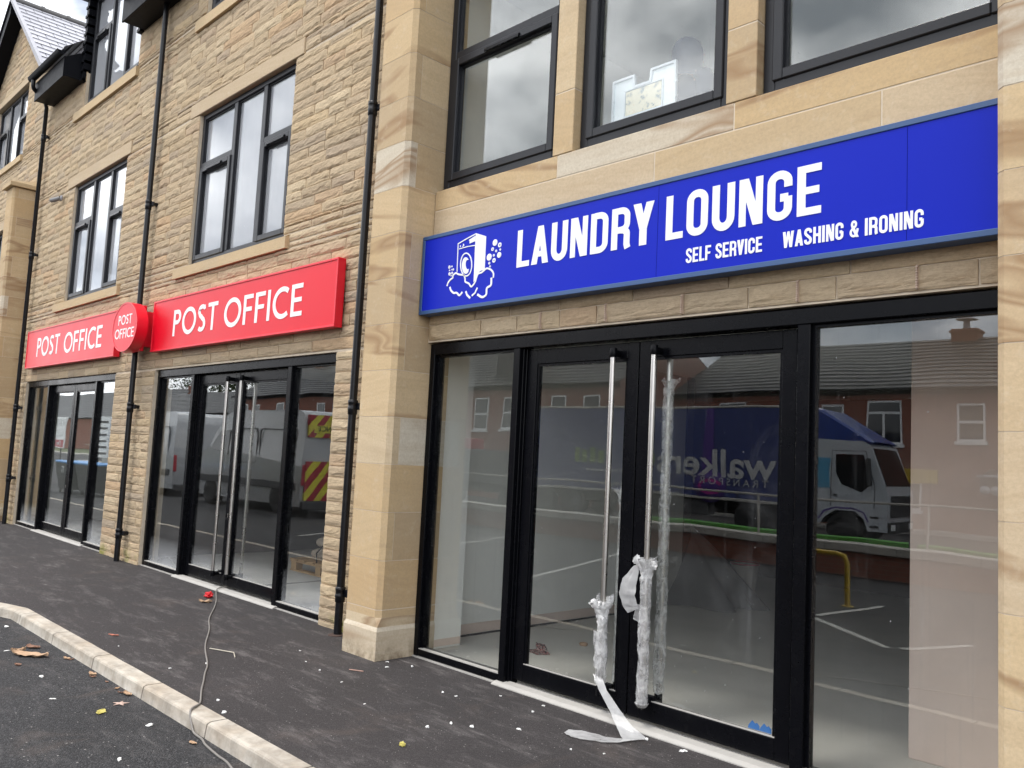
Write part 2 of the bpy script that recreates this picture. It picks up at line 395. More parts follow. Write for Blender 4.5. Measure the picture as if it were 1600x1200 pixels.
M = {}
M['stone'] = m_rough_stone(); M['mortar'] = m_mortar(); M['ashlar'] = m_ashlar(); M['ashlar_plain'] = m_ashlar('sandstone_dressing', .35, (.93,.93,.93))
M['black'] = simple('black_powder_coat', (.0032,.0034,.0048), .26, var=.2, scale=3, dust=.008, spec=.13)
M['grey_frame'] = simple('anthracite_frame', (.018,.019,.023), .38, var=.1, scale=3, spec=.3)
M['glass_up'] = m_glass('upper_glass', 1.6, 0.0, .6)
M['glass_sky_film'] = m_glass('new_window_glass', 1.9, .42, .5, filmcol=(.74,.76,.81))
M['glass_shop'] = m_glass('shop_glass', 1.45, 0.0, 1.0)
M['glass_po'] = m_glass('shop_glass_hazy', 1.3, 0.0, .8, low_haze=.5)
M['red'] = simple('red_sign_acrylic', (.74,.006,.022), .34, var=.05, scale=1.3, spec=.24, rv=.02)
M['red_side'] = simple('red_sign_edge', (.78,.008,.03), .35, var=.04, scale=2)
M['blue'] = simple('blue_sign_face', (.006,.019,.45), .36, var=.09, scale=.9, spec=.12, rv=.02)
M['blue_frame'] = simple('slate_blue_trim', (.030,.082,.21), .4, var=.06, scale=3)
M['white'] = simple('white_vinyl', (.86,.87,.86), .4, var=.02)
M['steel'] = simple('brushed_steel', (.62,.60,.57), .28, 1.0, var=.04, scale=1.2)
M['pipe'] = simple('black_pvc', (.006,.0065,.009), .3, var=.2, scale=5, dust=.03, spec=.35)
M['soffit'] = simple('black_fascia', (.005,.0055,.008), .5, var=.1, spec=.1)
M['lead'] = simple('grey_verge', (.33,.33,.36), .55, var=.12, bump=.1)
M['slate'] = m_slate('roof_slate', (.36,.36,.40), (.45,.45,.49), .36, .1507, 'y', 8.20)
M['slate_far'] = m_slate('old_slate', (.05,.049,.05), (.11,.105,.10), .35, .21, 'x')
M['pave'] = m_tarmac('pavement_tarmac', (.030,.0265,.027), (.078,.070,.071), 210.0, 1.0, .45)
M['road'] = m_tarmac('road_tarmac', (.016,.016,.018), (.085,.085,.088), 130.0, .6, .9)
M['kerb'] = m_kerb()
M['plaster'] = simple('white_plaster', (.86,.87,.84), .9, var=.05, scale=2, bump=.05)
M['plaster_d'] = simple('bare_plasterboard', (.50,.50,.47), .9, var=.1, scale=1.5)
M['pink'] = simple('pink_plaster', (.73,.60,.53), .9, var=.14, scale=1.6)
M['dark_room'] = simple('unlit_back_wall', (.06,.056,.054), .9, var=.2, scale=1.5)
M['screed'] = simple('dusty_screed', (.54,.52,.48), .85, var=.18, scale=1.4, bump=.08, bscale=12)
M['wrap'] = m_wrap(opac=.38, bs=.6); M['wrap_b'] = m_wrap('clear_bubble_wrap', .30, .2, .6); M['tape'] = m_wrap('plastic_film', .42, 0.0, .10, .2, .10)
M['crumple'] = m_wrap('crumpled_film', .62)
M['white_strip'] = simple('white_threshold', (.43,.415,.39), .6, var=.18, scale=8, dust=.7)
M['cable'] = simple('grey_cable', (.20,.185,.17), .6)
M['brick'] = m_brickwall()
M['concrete'] = simple('pale_concrete', (.42,.40,.36), .9, var=.15, scale=5, bump=.2)
M['timber'] = simple('pale_timber', (.42,.27,.13), .8, var=.25, scale=9, bump=.2)
M['sack'] = simple('paper_sack', (.36,.30,.24), .8, var=.25, scale=7)
M['tarp'] = simple('grey_dust_sheet', (.15,.15,.15), .9, var=.3, scale=4, spec=.1)
M['skin'] = simple('skin', (.48,.27,.19), .55, var=.05); M['cloth'] = simple('navy_work_jacket', (.035,.045,.075), .85, var=.2, scale=14); M['hair'] = simple('dark_hair', (.02,.015,.012), .6)
M['leaf_tan'] = simple('dry_leaf', (.44,.29,.18), .7, var=.3, scale=30); M['leaf_brown'] = simple('brown_leaf', (.24,.13,.085), .7, var=.3, scale=30)
M['leaf_yel'] = simple('yellow_leaf', (.46,.40,.10), .6, var=.2, scale=30)
M['scrap'] = simple('white_scrap', (.82,.82,.80), .7, var=.05); M['poppy'] = simple('red_paper', (.62,.012,.02), .5, var=.15)
M['lid'] = simple('milky_plastic', (.78,.85,.88), .3, var=.06, scale=9)
M['van'] = simple('silver_van_paint', (.42,.43,.44), .25, var=.03, coat=.6); M['vglass'] = simple('vehicle_glass', (.012,.014,.016), .08, spec=.8)
M['tyre'] = simple('tyre_rubber', (.012,.012,.012), .8); M['trim'] = simple('grey_plastic_trim', (.05,.05,.052), .6)
M['cyel'] = simple('chevron_yellow', (.75,.70,.06), .4); M['cred'] = simple('chevron_red', (.42,.03,.05), .4)
M['navy'] = simple('navy_curtain', (.035,.05,.17), .45, var=.12); M['truckblue'] = simple('cab_blue', (.02,.055,.26), .3, coat=.4); M['cabwhite'] = simple('cab_white', (.50,.53,.56), .3, coat=.5)
M['cyan'] = simple('cab_graphic', (.10,.34,.52), .35); M['purple'] = simple('purple_mudguard', (.075,.035,.22), .4); M['pinkg'] = simple('magenta_graphic', (.42,.03,.26), .4); M['green'] = simple('green_sign', (.10,.36,.05), .45)
M['greent'] = simple('green_lettering', (.19,.30,.06), .45); M['greyt'] = simple('silver_lettering', (.52,.52,.52), .45)
M['yellow'] = simple('yellow_rail_paint', (.55,.37,.025), .35); M['upvc'] = simple('white_upvc', (.78,.78,.77), .35); M['bin'] = simple('black_bin', (.014,.014,.015), .45); M['binlid'] = simple('blue_bin_lid', (.06,.26,.58), .4)
M['foliage'] = simple('tree_leaves', (.05,.075,.025), .7, var=.4, scale=3); M['bark'] = simple('bark', (.09,.065,.045), .9, var=.3); M['hill'] = simple('moor_grass', (.09,.105,.05), .95, var=.25, scale=.05)
M['car'] = simple('dark_car_paint', (.02,.023,.026), .2, coat=.6); M['sticker'] = simple('blue_sticker', (.05,.22,.62), .4); M['black_ink'] = simple('black_print', (.03,.03,.03), .5); pm_, pn_, po_ = newmat('leaflet_print'); PP = NT(pn_); PP.principled(po_, base=PP.ramp(PP.noise(PP.map(PP.pos(), (30, 60, 60)), 1.0, 2, .5), [(.40, (.03,.03,.03)), (.47, (.35,.05,.05)), (.53, (.40,.37,.34)), (.62, (.05,.05,.05))], 'CONSTANT'), rough=.5); M['paper'] = pm_
M['line'] = simple('road_paint', (.46,.45,.42), .7, var=.15, scale=10)
em, ent, eout = newmat('ceiling_spot'); EN = NT(ent); EN.principled(eout, base=(1,.9,.7), emit=(1,.82,.55), emits=25.0); M['spot'] = em

# ------------------------------------------------------------------ lettering
def arc(cx, cy, rx, ry, a0, a1, n=8):
    return [(cx + rx*math.cos(R(a0+(a1-a0)*i/n)), cy + ry*math.sin(R(a0+(a1-a0)*i/n))) for i in range(n+1)]
def rrect(x0, y0, x1, y1, r):
    return arc(x0+r,y1-r,r,r,180,90) + arc(x1-r,y1-r,r,r,90,0) + arc(x1-r,y0+r,r,r,0,-90) + arc(x0+r,y0+r,r,r,270,180)
def cglyph(ch, s=.174, t=.150, w=.53):
    """condensed heavy capitals (cap height 1)"""
    h = s/2; g = []; q = t/2
    if ch == 'L': g = [('r',0,0,s,1), ('r',s,0,w*.84,t)]; w *= .82
    elif ch == 'A': g = [('p',[(-.01,0),(.185,0),(.37,1),(.19,1)]), ('p',[(.57,0),(.375,0),(.19,1),(.37,1)]), ('r',.15,.19,.42,.34)]; w = .56
    elif ch == 'U': g = [('s',[(h,1),(h,.28)] + arc(w/2,.28-.0,w/2-h,.28-q,180,360,12) + [(w-h,1)],s)]
    elif ch == 'N': g = [('r',0,0,s*.9,1), ('r',w-s*.9,0,w,1), ('p',[(.01,1),(.21,1),(w-.01,0),(w-.21,0)])]
    elif ch == 'D': g = [('r',0,0,s,1), ('s',[(s*.6,1-q),(.27,1-q)] + arc(.27,1-q-.16,w-h-.27,.16,90,0) + arc(.27,q+.16,w-h-.27,.16,0,-90) + [(s*.6,q)],t*1.06)]
    elif ch == 'R': g = [('r',0,0,s,1), ('s',[(s*.6,1-q),(.27,1-q)] + arc(.27,1-q-.15,w-h-.27,.15,90,0) + arc(.27,.46+.15,w-h-.27,.15,0,-90) + [(s*.6,.46)],t*1.04), ('s',[(.27,.46)] + arc(.27,.34,w-h-.27,.12,90,0) + [(w-h,.1),(w-h+.03,0)],s*.96)]
    elif ch == 'P': g = [('r',0,0,s,1), ('s',[(s*.6,1-q),(.27,1-q)] + arc(.27,1-q-.17,w-h-.27,.17,90,0) + arc(.27,.40+.17,w-h-.27,.17,0,-90) + [(s*.6,.40)],t*1.04)]
    elif ch == 'Y': g = [('p',[(-.02,1),(.19,1),(w/2+.1,.38),(w/2-.1,.38)]), ('p',[(w+.02,1),(w-.19,1),(w/2-.1,.38),(w/2+.1,.38)]), ('r',w/2-.1,0,w/2+.1,.4)]
    elif ch == 'O': g = [('c',rrect(h,q,w-h,1-q,.165),s*.97)]
    elif ch == 'G': g = [('s',[(w-h,.66),(w-h,1-q-.16)] + arc(w/2,1-q-.16,w/2-h,.16,0,180,12) + [(h,.3)] + arc(w/2,q+.16,w/2-h,.16,180,360,12) + [(w-h,.46)],s*.97), ('r',w/2+.01,.37,w-h,.53)]
    elif ch == 'C': g = [('s',[(w-h,.63),(w-h,1-q-.16)] + arc(w/2,1-q-.16,w/2-h,.16,0,180,12) + [(h,.3)] + arc(w/2,q+.16,w/2-h,.16,180,360,12) + [(w-h,.37)],s*.97)]
    elif ch == 'E': g = [('r',0,0,s,1), ('r',s,0,w*.92,t), ('r',s,1-t,w*.92,1), ('r',s,.42,w*.84,.42+t*.95)]; w *= .95
    elif ch == 'F': g = [('r',0,0,s,1), ('r',s,1-t,w*.9,1), ('r',s,.42,w*.8,.42+t*.95)]; w *= .92
    elif ch == 'S': g = [('s',[(w-h,.70),(w-h,1-q-.15)] + arc(w/2,1-q-.15,w/2-h,.15,0,180,12) + [(h,.70),(h+.04,.62),(w-h-.04,.38),(w-h,.30)] + arc(w/2,q+.15,w/2-h,.15,360,180,12) + [(h,.30)],s*.97)]
    elif ch == 'V': g = [('p',[(-.02,1),(.19,1),(w/2+.09,0),(w/2-.09,0)]), ('p',[(w+.02,1),(w-.19,1),(w/2-.09,0),(w/2+.09,0)])]
    elif ch == 'I': g = [('r',0,0,s,1)]; w = s
    elif ch == 'W': g = [('p',[(0,1),(.19,1),(.30,0),(.12,0)]), ('p',[(.12,0),(.30,0),(.47,1),(.33,1)]), ('p',[(.33,1),(.47,1),(.68,0),(.50,0)]), ('p',[(.50,0),(.68,0),(.80,1),(.61,1)])]; w = .8
    elif ch == 'H': g = [('r',0,0,s,1), ('r',w-s,0,w,1), ('r',s,.42,w-s,.59)]
    elif ch == 'T': g = [('r',w/2-h,0,w/2+h,1-t), ('r',0,1-t,w,1)]
    elif ch == '&': g = [('c',arc(.28,.755,.13,.165,0,360,20)[:-1],s*.8), ('p',[(.40,0),(.60,0),(.27,.66),(.12,.60)]), ('s',[(.24,.55)] + arc(.27,.29,.19,.215,150,330,14) + [(.50,.36),(.52,.5)],s*.8)]; w = .58
    elif ch == ' ': w = .22
    return g, w
def wglyph(ch, t=.155):
    """light wide humanist capitals (cap height 1)"""
    q = t/2; g = []; w = .6
    if ch == 'P': w = .62; g = [('r',0,0,t,1), ('s',[(t*.5,1-q),(.33,1-q)] + arc(.33,.72,w-q-.33,.28-q,90,-90,14) + [(t*.5,.44+q)],t)]
    elif ch == 'O': w = 1.12; g = [('c',arc(w/2,.5,w/2-q,.5-q+.012,0,360,40)[:-1],t)]
    elif ch == 'S': w = .62; g = [('s',[(w-q*.9,.90)] + arc(w/2,.745,w/2-q,.255-q,50,180,10) + arc(w/2+.02,.745,w/2-q,.20,180,255,6) + arc(w/2-.02,.27,w/2-q,.22,75,0,6) + arc(w/2-.01,.255,w/2-q,.255-q,0,-140,12),t)]
    elif ch == 'T': w = .72; g = [('r',w/2-q,0,w/2+q,1-t*.92), ('r',0,1-t*.92,w,1)]
    elif ch == 'F': w = .58; g = [('r',0,0,t,1), ('r',t,1-t*.92,w,1), ('r',t,.44,w*.9,.44+t*.9)]
    elif ch == 'I': w = t; g = [('r',0,0,t,1)]
    elif ch == 'C': w = .88; g = [('s',arc(.55,.5,.55-q,.5-q+.012,52,308,28),t)]
    elif ch == 'E': w = .60; g = [('r',0,0,t,1), ('r',t,0,w,t*.92), ('r',t,1-t*.92,w,1), ('r',t,.44,w*.92,.44+t*.9)]
    elif ch == ' ': w = .30
    return g, w
def stroke_quads(mb, pts, w, fn, y0, y1, closed=False):
    P = [Vector((p[0], p[1])) for p in pts]; Q = [P[0]]
    for p in P[1:]:
        if (p-Q[-1]).length > 1e-5: Q.append(p)
    if closed and (Q[0]-Q[-1]).length < 1e-5: Q.pop()
    n = len(Q); l = []; r = []
    for i in range(n):
        a = Q[(i-1) % n] if (closed or i > 0) else None; b = Q[(i+1) % n] if (closed or i < n-1) else None
        d1 = (Q[i]-a).normalized() if a is not None else None; d2 = (b-Q[i]).normalized() if b is not None else None
        if d1 is None: d1 = d2
        if d2 is None: d2 = d1
        n1 = Vector((-d1.y, d1.x)); n2 = Vector((-d2.y, d2.x)); mm = n1+n2
        mm = mm/max(mm.length_squared/2, .35) if mm.length > 1e-6 else n1
        l.append(Q[i]+mm*w/2); r.append(Q[i]-mm*w/2)
    vs = [(*fn(p), 0) for p in l+r]
    front = [(v[0], y0, v[1]) for v in vs]; back = [(v[0], y1, v[1]) for v in vs]; N = 2*n
    fs = []
    for i in range(n if closed else n-1):
        j = (i+1) % n
        fs += [(i,j,n+j,n+i), (i,N+i,N+j,j), (n+i,n+j,N+n+j,N+n+i)]
    if not closed: fs += [(0,n,N+n,N), (n-1,N+n-1,N+2*n-1,2*n-1)]
    mb.add(front+back, fs)
def put_text(mb, txt, x0, z0, h, y, font='c', xs=1.0, gap=.085, depth=.006, width=None, **kw):
    gl = [(cglyph if font == 'c' else wglyph)(c, **kw) for c in txt]
    tot = sum(w for g, w in gl) + gap*(len(txt)-1)
    if width: xs = width/(tot*h)
    cx = 0.0; e = 0
    for g, w in gl:
        fn = lambda p, cx=cx: (x0+(p[0]+cx)*h*xs, z0+p[1]*h)
        for it in g:
            yy = y - .00035*(e % 4); e += 1
            if it[0] == 'r':
                pl = [(it[1],it[2]),(it[3],it[2]),(it[3],it[4]),(it[1],it[4])]
                mb.prism([fn(p) for p in pl], 'y', yy, y+depth)
            elif it[0] == 'p': mb.prism([fn(p) for p in it[1]], 'y', yy, y+depth)
            elif it[0] == 's': stroke_quads(mb, it[1], it[2], fn, yy, y+depth)
            else: stroke_quads(mb, it[1], it[2], fn, yy, y+depth, True)
        cx += w + gap
def font_mesh(txt, size, fat=0.0):
    """plain lettering from Blender's own built-in font, as a mesh in its xy plane"""
    cu = D.curves.new('lettering', 'FONT'); cu.body = txt; cu.size = size; cu.extrude = .004; cu.offset = fat; cu.align_x = 'CENTER'; cu.align_y = 'CENTER'
    o = D.objects.new('lettering', cu); COL.objects.link(o)
    dg = bpy.context.evaluated_depsgraph_get(); me = D.meshes.new_from_object(o.evaluated_get(dg))
    D.objects.remove(o); return me
def letter(txt, size, mat, parent, loc, rot=(R(90),0,0), sx=1.0, width=None, fat=0.0):
    me = font_mesh(txt, size, fat)
    if width: xs_ = [v.co.x for v in me.vertices]; sx = width/(max(xs_)-min(xs_)); me.materials.clear(); me.materials.append(mat)
    o = D.objects.new('lettering', me); COL.objects.link(o); o.parent = parent
    o.location = loc; o.rotation_euler = rot; o.scale = (sx, 1, 1); return o

# ------------------------------------------------------------------ the building
WY = 4.22                       # face of the rough stone wall
B = thing('shop_building', (0, 0, 0), 'long sandstone building with shops below, dark framed windows above and a slate gable', 'building')
rnd = random.Random(7)

def rough_stones(mb, x0, x1, z0, z1, course, yf, openings, seed, clip=None, lod=lambda x: 1.0, lmin=.28, lmax=.74):
    rg = random.Random(seed); z = z0
    while z < z1 - .02:
        ch = course*rg.uniform(.94, 1.06); zt = min(z+ch, z1)
        if z1 - zt < course*.4: zt = z1
        cuts = sorted({z, zt} | {c for o in openings for c in (o[2], o[3]) if z+.012 < c < zt-.012})
        for za, zb in zip(cuts[:-1], cuts[1:]):
            zm = (za+zb)/2; a, b = x0, x1
            if clip: a, b = clip(zm, a, b)
            iv = [(a, b)]
            for o in openings:
                if o[2] < zm < o[3]:
                    nv = []
                    for (p, q) in iv:
                        if o[1] <= p or o[0] >= q: nv.append((p, q)); continue
                        if p < o[0]: nv.append((p, o[0]))
                        if o[1] < q: nv.append((o[1], q))
                    iv = nv
            for (p, q) in iv:
                x = p
                while x < q - .03:
                    ln = rg.uniform(lmin, lmax)
                    if q - (x+ln) < .14: ln = q - x
                    stone(mb, x, min(x+ln, q), za, zb, yf, rg, lod(x)); x += ln
        z = zt
def stone(mb, x0, x1, z0, z1, yf, rg, lod):
    j = .0052; x0 += j; x1 -= j; z0 += j*.8; z1 -= j*.8
    if x1-x0 < .02 or z1-z0 < .015: return
    nx = max(3, min(14, int((x1-x0)/(.045/lod)))); rowv = [0,.10,.2,.3,.42,.6,.85,1] if lod > .6 else [0,.14,.3,.5,1]; nzv = len(rowv)-1
    amp = rg.uniform(.007, .0155); sd = rg.uniform(0, 99); low = rg.uniform(.08, .30); vs = []
    skew = rg.uniform(-.012, .012)
    for jz in range(nzv+1):
        v = rowv[jz]
        for i in range(nx+1):
            u = i/nx; X = x0+(x1-x0)*u; Z = z0+(z1-z0)*v
            ed = min(u, 1-u)*(x1-x0)
            e = min(1, ed/.02)
            lo = max(.05, low + .20*nz(X*10, sd, 3.1) + .16*nz(X*42, sd, 8.2))
            pr = (min(1, .5+max(0, (v-lo)/.15)*.5) if v < .95 else .86)
            if jz == 0: pr = .12
            k = amp*(.75+.45*nz(X*8, Z*10, sd)) + skew*(u-.5) + .0045*nz(X*30, Z*34, sd)
            y = yf - .002 - (max(0, k)+.004)*pr*(.3+.7*e)
            if 0 < i < nx and 0 < jz < nzv: X += .004*nz(X*40, Z*40, sd+5); Z += .004*nz(X*38, Z*44, sd+9)
            elif jz in (0, nzv): Z += .0035*nz(X*22, sd, 1.0+jz)
            vs.append((X, y, Z))
    W = nx+1; fs = [(a*W+i, a*W+i+1, (a+1)*W+i+1, (a+1)*W+i) for a in range(nzv) for i in range(nx)]
    loop = [i for i in range(W)] + [a*W+nx for a in range(1, nzv+1)] + [nzv*W+i for i in range(nx-1, -1, -1)] + [a*W for a in range(nzv-1, 0, -1)]
    o = len(vs); vs += [(vs[i][0], yf+.02, vs[i][2]) for i in loop]; n = len(loop)
    fs += [(loop[(k+1) % n], loop[k], o+k, o+(k+1) % n) for k in range(n)]
    mb.add(vs, fs, 0)

OPEN = [(-10.87,-6.665,-.2,2.455), (-16.53,-12.235,-.2,2.475),
        (-10.13,-7.82,3.715,5.625), (-10.385,-7.65,5.62,5.80), (-10.46,-7.69,3.565,3.72),
        (-14.86,-12.56,3.735,5.66), (-15.19,-12.40,5.655,5.845), (-15.28,-12.375,3.58,3.74),
        (-14.84,-12.47,6.975,9.4), (-15.2,-12.42,6.81,6.98),
        (-10.2,-7.85,6.93,9.4), (-10.42,-7.62,6.77,6.935),
        (-20.75,-18.40,7.01,8.49), (-20.9,-18.31,8.485,8.63), (-20.9,-18.34,6.87,7.015),
        (-20.75,-19.05,3.8,5.63), (-21.0,-18.9,5.625,5.8), (-21,-18.9,3.64,3.805),
        (-21.6,-17.3,-.2,2.45)]
PIER_X = [(-5.69,-5.27), (-17.58,-17.16)]
lodf = lambda x: 1.0 if x > -9 else (.8 if x > -13 else .55)
w = MB()
def gclip(z, a, b):                       # gable triangle above the eaves of the far bay
    if z < 7.75: return a, b
    t = (z-8.2)/(10.15-8.2)
    return (-19.35-2.7*(1-max(t,-.25)), -19.35+2.7*(1-max(t,-.25)))
rough_stones(w, -17.0, -5.60, -.06, 7.62, .1045, WY, OPEN, 11, None, lodf)
rough_stones(w, -22.5, -17.0, -.06, 10.1, .1045, WY, OPEN, 12, gclip, lambda x: .5)
rough_stones(w, -5.262, -1.095, 2.452, 3.28, .128, 4.17, [], 13, None, lambda x: 1.1, .32, .75)
rough_stones(w, -.67, 2.6, -.06, 6.4, .1045, WY, [], 14, None, lambda x: .6)
# mortar bed behind the stones, built as strips between the openings
def backing(mb, x0, x1, z0, z1, y0, y1, openings, mi=1):
    xs = sorted({x0, x1} | {c for o in openings for c in (o[0], o[1]) if x0 < c < x1})
    for a, b in zip(xs[:-1], xs[1:]):
        xm = (a+b)/2; iv = [(z0, z1)]
        for o in openings:
            if o[0] < xm < o[1]:
                nv = []
                for p, q in iv:
                    if o[3] <= p or o[2] >= q: nv.append((p, q)); continue
                    if p < o[2]: nv.append((p, o[2]))
                    if o[3] < q: nv.append((o[3], q))
                iv = nv
        for p, q in iv: mb.box(a, b, y0, y1, p, q, mi)
ropen = [o for o in OPEN]
backing(w, -17.0, -5.42, -.1, 7.6, WY+.0035, WY+.24, ropen)
backing(w, -22.5, -17.0, -.1, 7.9, WY+.0035, WY+.24, ropen)
backing(w, -21.19, -17.51, 7.9, 8.64, WY+.006, WY+.20, ropen)
w.prism([(-22.1,7.9),(-21.19,7.9),(-21.19,8.64)], 'y', WY+.006, WY+.20, 1); w.prism([(-17.51,7.9),(-16.6,7.9),(-17.51,8.64)], 'y', WY+.006, WY+.20, 1)
w.prism([(-21.19,8.64),(-17.51,8.64),(-19.35,10.15)], 'y', WY+.006, WY+.20, 1)
w.box(-5.27, -1.09, 4.1735, 4.40, 2.442, 3.27, 1)
w.box(-.66, 2.6, WY+.006, WY+.24, -.1, 6.4, 1)
w.build('stone_wall', [M['stone'], M['mortar']], B)

# smooth dressed stone above the corner shop
a = MB(); AY = 4.155; jt = .005
def block(mb, x0, x1, y0, y1, z0, z1, b=.004): mb.bbox(x0+jt/2, x1-jt/2, y0, y1, z0+jt/2, z1-jt/2, b)
for p, q in ((-5.265,-3.10),(-3.10,-1.7),(-1.7,-1.09)): block(a, p, q, AY, 4.39, 3.272, 3.505)
for p, q in ((-5.265,-3.93),(-3.93,-2.545),(-2.545,-1.09)): block(a, p, q, AY, 4.39, 3.505, 3.672)
for p, q in ((-3.985,-3.795),(-2.605,-2.405)):
    for c, d in ((3.672,4.12),(4.12,4.9),(4.9,5.72)): block(a, p, q, AY, 4.39, c, d)
for p, q in ((-5.265,-3.2),(-3.2,-1.09)):
    block(a, p, q, AY, 4.39, 5.72, 6.0); block(a, p, q, AY, 4.39, 6.0, 6.4)
a.box(-5.262, -1.095, AY+.0025, 4.385, 3.28, 3.666, 1)
for p, q in ((-3.98,-3.80),(-2.60,-2.41)): a.box(p, q, AY+.0025, 4.38, 3.68, 5.71, 1)
a.build('ashlar_band', [M['ashlar'], M['mortar']], B)
for i, (x, z) in enumerate(((-4.02,2.455), (-3.44,2.46), (-2.86,2.458), (-2.13,2.458), (-1.52,2.46))):
    q = MB()
    for k in range(9):
        q.box(x-.0045, x+.0045, 4.140, 4.165, z+.004+k*.0125, z+.004+k*.0125+.007)
    q.box(x-.0052, x+.0052, 4.150, 4.175, z, z+.118)
    q.build('weep_vent', simple('weep_vent_plastic', (.55,.42,.33), .6) if i == 0 else D.materials['weep_vent_plastic'], B)

# dressed stone piers: chamfered arris, alternate bonding, projecting plinth with a chamfer stop
def pier(x0, x1, yf, yb, top, name, cap=None, right_return=True):
    mb = MB(); ch = .036; n = 0; z = .0
    # plinth
    e = .011; P0 = [(x0-e,yf-e),(x1+e,yf-e),(x1+e,yb),(x0-e,yb)]
    mb.prism(P0, 'z', -.12, .215)
    P1 = [(x0-e,yf-e),(x1+e,yf-e),(x1+e,yb),(x0-e,yb)]; P2 = [(x0+.0,yf+.0),(x1,yf),(x1,yb),(x0,yb)]
    vs = [(p[0],p[1],.215) for p in P1] + [(p[0],p[1],.245) for p in P2]
    mb.add(vs, [(0,1,5,4),(1,2,6,5),(2,3,7,6),(3,0,4,7),(4,5,6,7)])
    cx = lambda X0, X1, c: [(X0,yf),(X1-c,yf),(X1,yf+c),(X1,yb),(X0,yb)]
    # stop: chamfer runs out to a point just above the plinth
    f = jt
    vs = [(x0,yf,.245),(x1,yf,.245),(x1,yb,.245),(x0,yb,.245),(x0,yf,.315),(x1-ch,yf,.315),(x1,yf+ch,.315),(x1,yb,.315),(x0,yb,.315)]
    mb.add(vs, [(0,1,5,4),(1,6,5),(1,2,7,6),(2,3,8,7),(3,0,4,8),(4,5,6,7,8)])
    z = .315; k = 0; H = .3645; zc = [.372]
    while zc[-1] < top-.05: zc.append(zc[-1]+H)
    zc[-1] = top
    mb.prism(cx(x0,x1,ch), 'z', .315, .372-jt)
    for zb, zt in zip(zc[:-1], zc[1:]):
        if k % 2 == 1:        # corner stone is short on the return: a second stone fills the rest
            ym = yf+.10
            mb.prism([(x0,yf),(x1-ch,yf),(x1,yf+ch),(x1,ym-jt/2),(x0,ym-jt/2)], 'z', zb+jt/2, zt-jt/2)
            mb.box(x0, x1-.0005, ym+jt/2, yb, zb+jt/2, zt-jt/2)
        else: mb.prism(cx(x0,x1,ch), 'z', zb+jt/2, zt-jt/2)
        k += 1
    mb.prism([(x0+.002,yf+.002),(x1-ch-.0015,yf+.002),(x1-.002,yf+ch+.0015),(x1-.002,yb-.004),(x0+.002,yb-.004)], 'z', .3, top-.01, 1)
    o = mb.build(name, [M['ashlar'], M['mortar']], B)
    if cap:
        c = MB(); cz, ov = cap
        vs = [(x0-ov,yf-ov,cz),(x1+ov,yf-ov,cz),(x1+ov,yb,cz),(x0-ov,yb,cz),(x0-ov,yf-ov,cz+.07),(x1+ov,yf-ov,cz+.07),(x1+ov,yb,cz+.07),(x0-ov,yb,cz+.07),(x0+.02,yb-.02,cz+.2),(x1-.02,yb-.02,cz+.2)]
        c.add(vs, [(3,2,1,0),(0,1,5,4),(1,2,6,5),(3,0,4,7),(4,5,9,8),(5,6,9),(7,4,8)])
        c.build('pier_cap', M['ashlar_plain'], o)
    return o
pier(-5.69, -5.272, 3.85, 4.40, 6.3, 'stone_pier', (6.305, .07))
pier(-17.58, -17.16, 3.85, 4.40, 6.02, 'stone_pier', (6.03, .07))
# right pier: chamfer on its left arris
def pier_r():
    mb = MB(); x0, x1, yf, yb, ch = -1.094, -.66, 3.85, 4.40, .03; zc = [-.12,.30]
    while zc[-1] < 6.2: zc.append(zc[-1]+.366)
    for k, (zb, zt) in enumerate(zip(zc[:-1], zc[1:])):
        if k % 2 == 1 and k > 0:
            mb.prism([(x0+ch,yf),(x1,yf),(x1,yf+.12),(x0,yf+.12),(x0,yf+ch)], 'z', zb+jt/2, zt-jt/2); mb.box(x0+.0005, x1, yf+.12+jt, yb, zb+jt/2, zt-jt/2)
        else: mb.prism([(x0+ch,yf),(x1,yf),(x1,yb),(x0,yb),(x0,yf+ch)], 'z', zb+jt/2, zt-jt/2)
    mb.prism([(x0+ch+.0015,yf+.002),(x1-.002,yf+.002),(x1-.002,yb-.004),(x0+.002,yb-.004),(x0+.002,yf+ch+.0015)], 'z', 0, zc[-1]-.02, 1)
    mb.build('stone_pier', [M['ashlar'], M['mortar']], B)
pier_r()

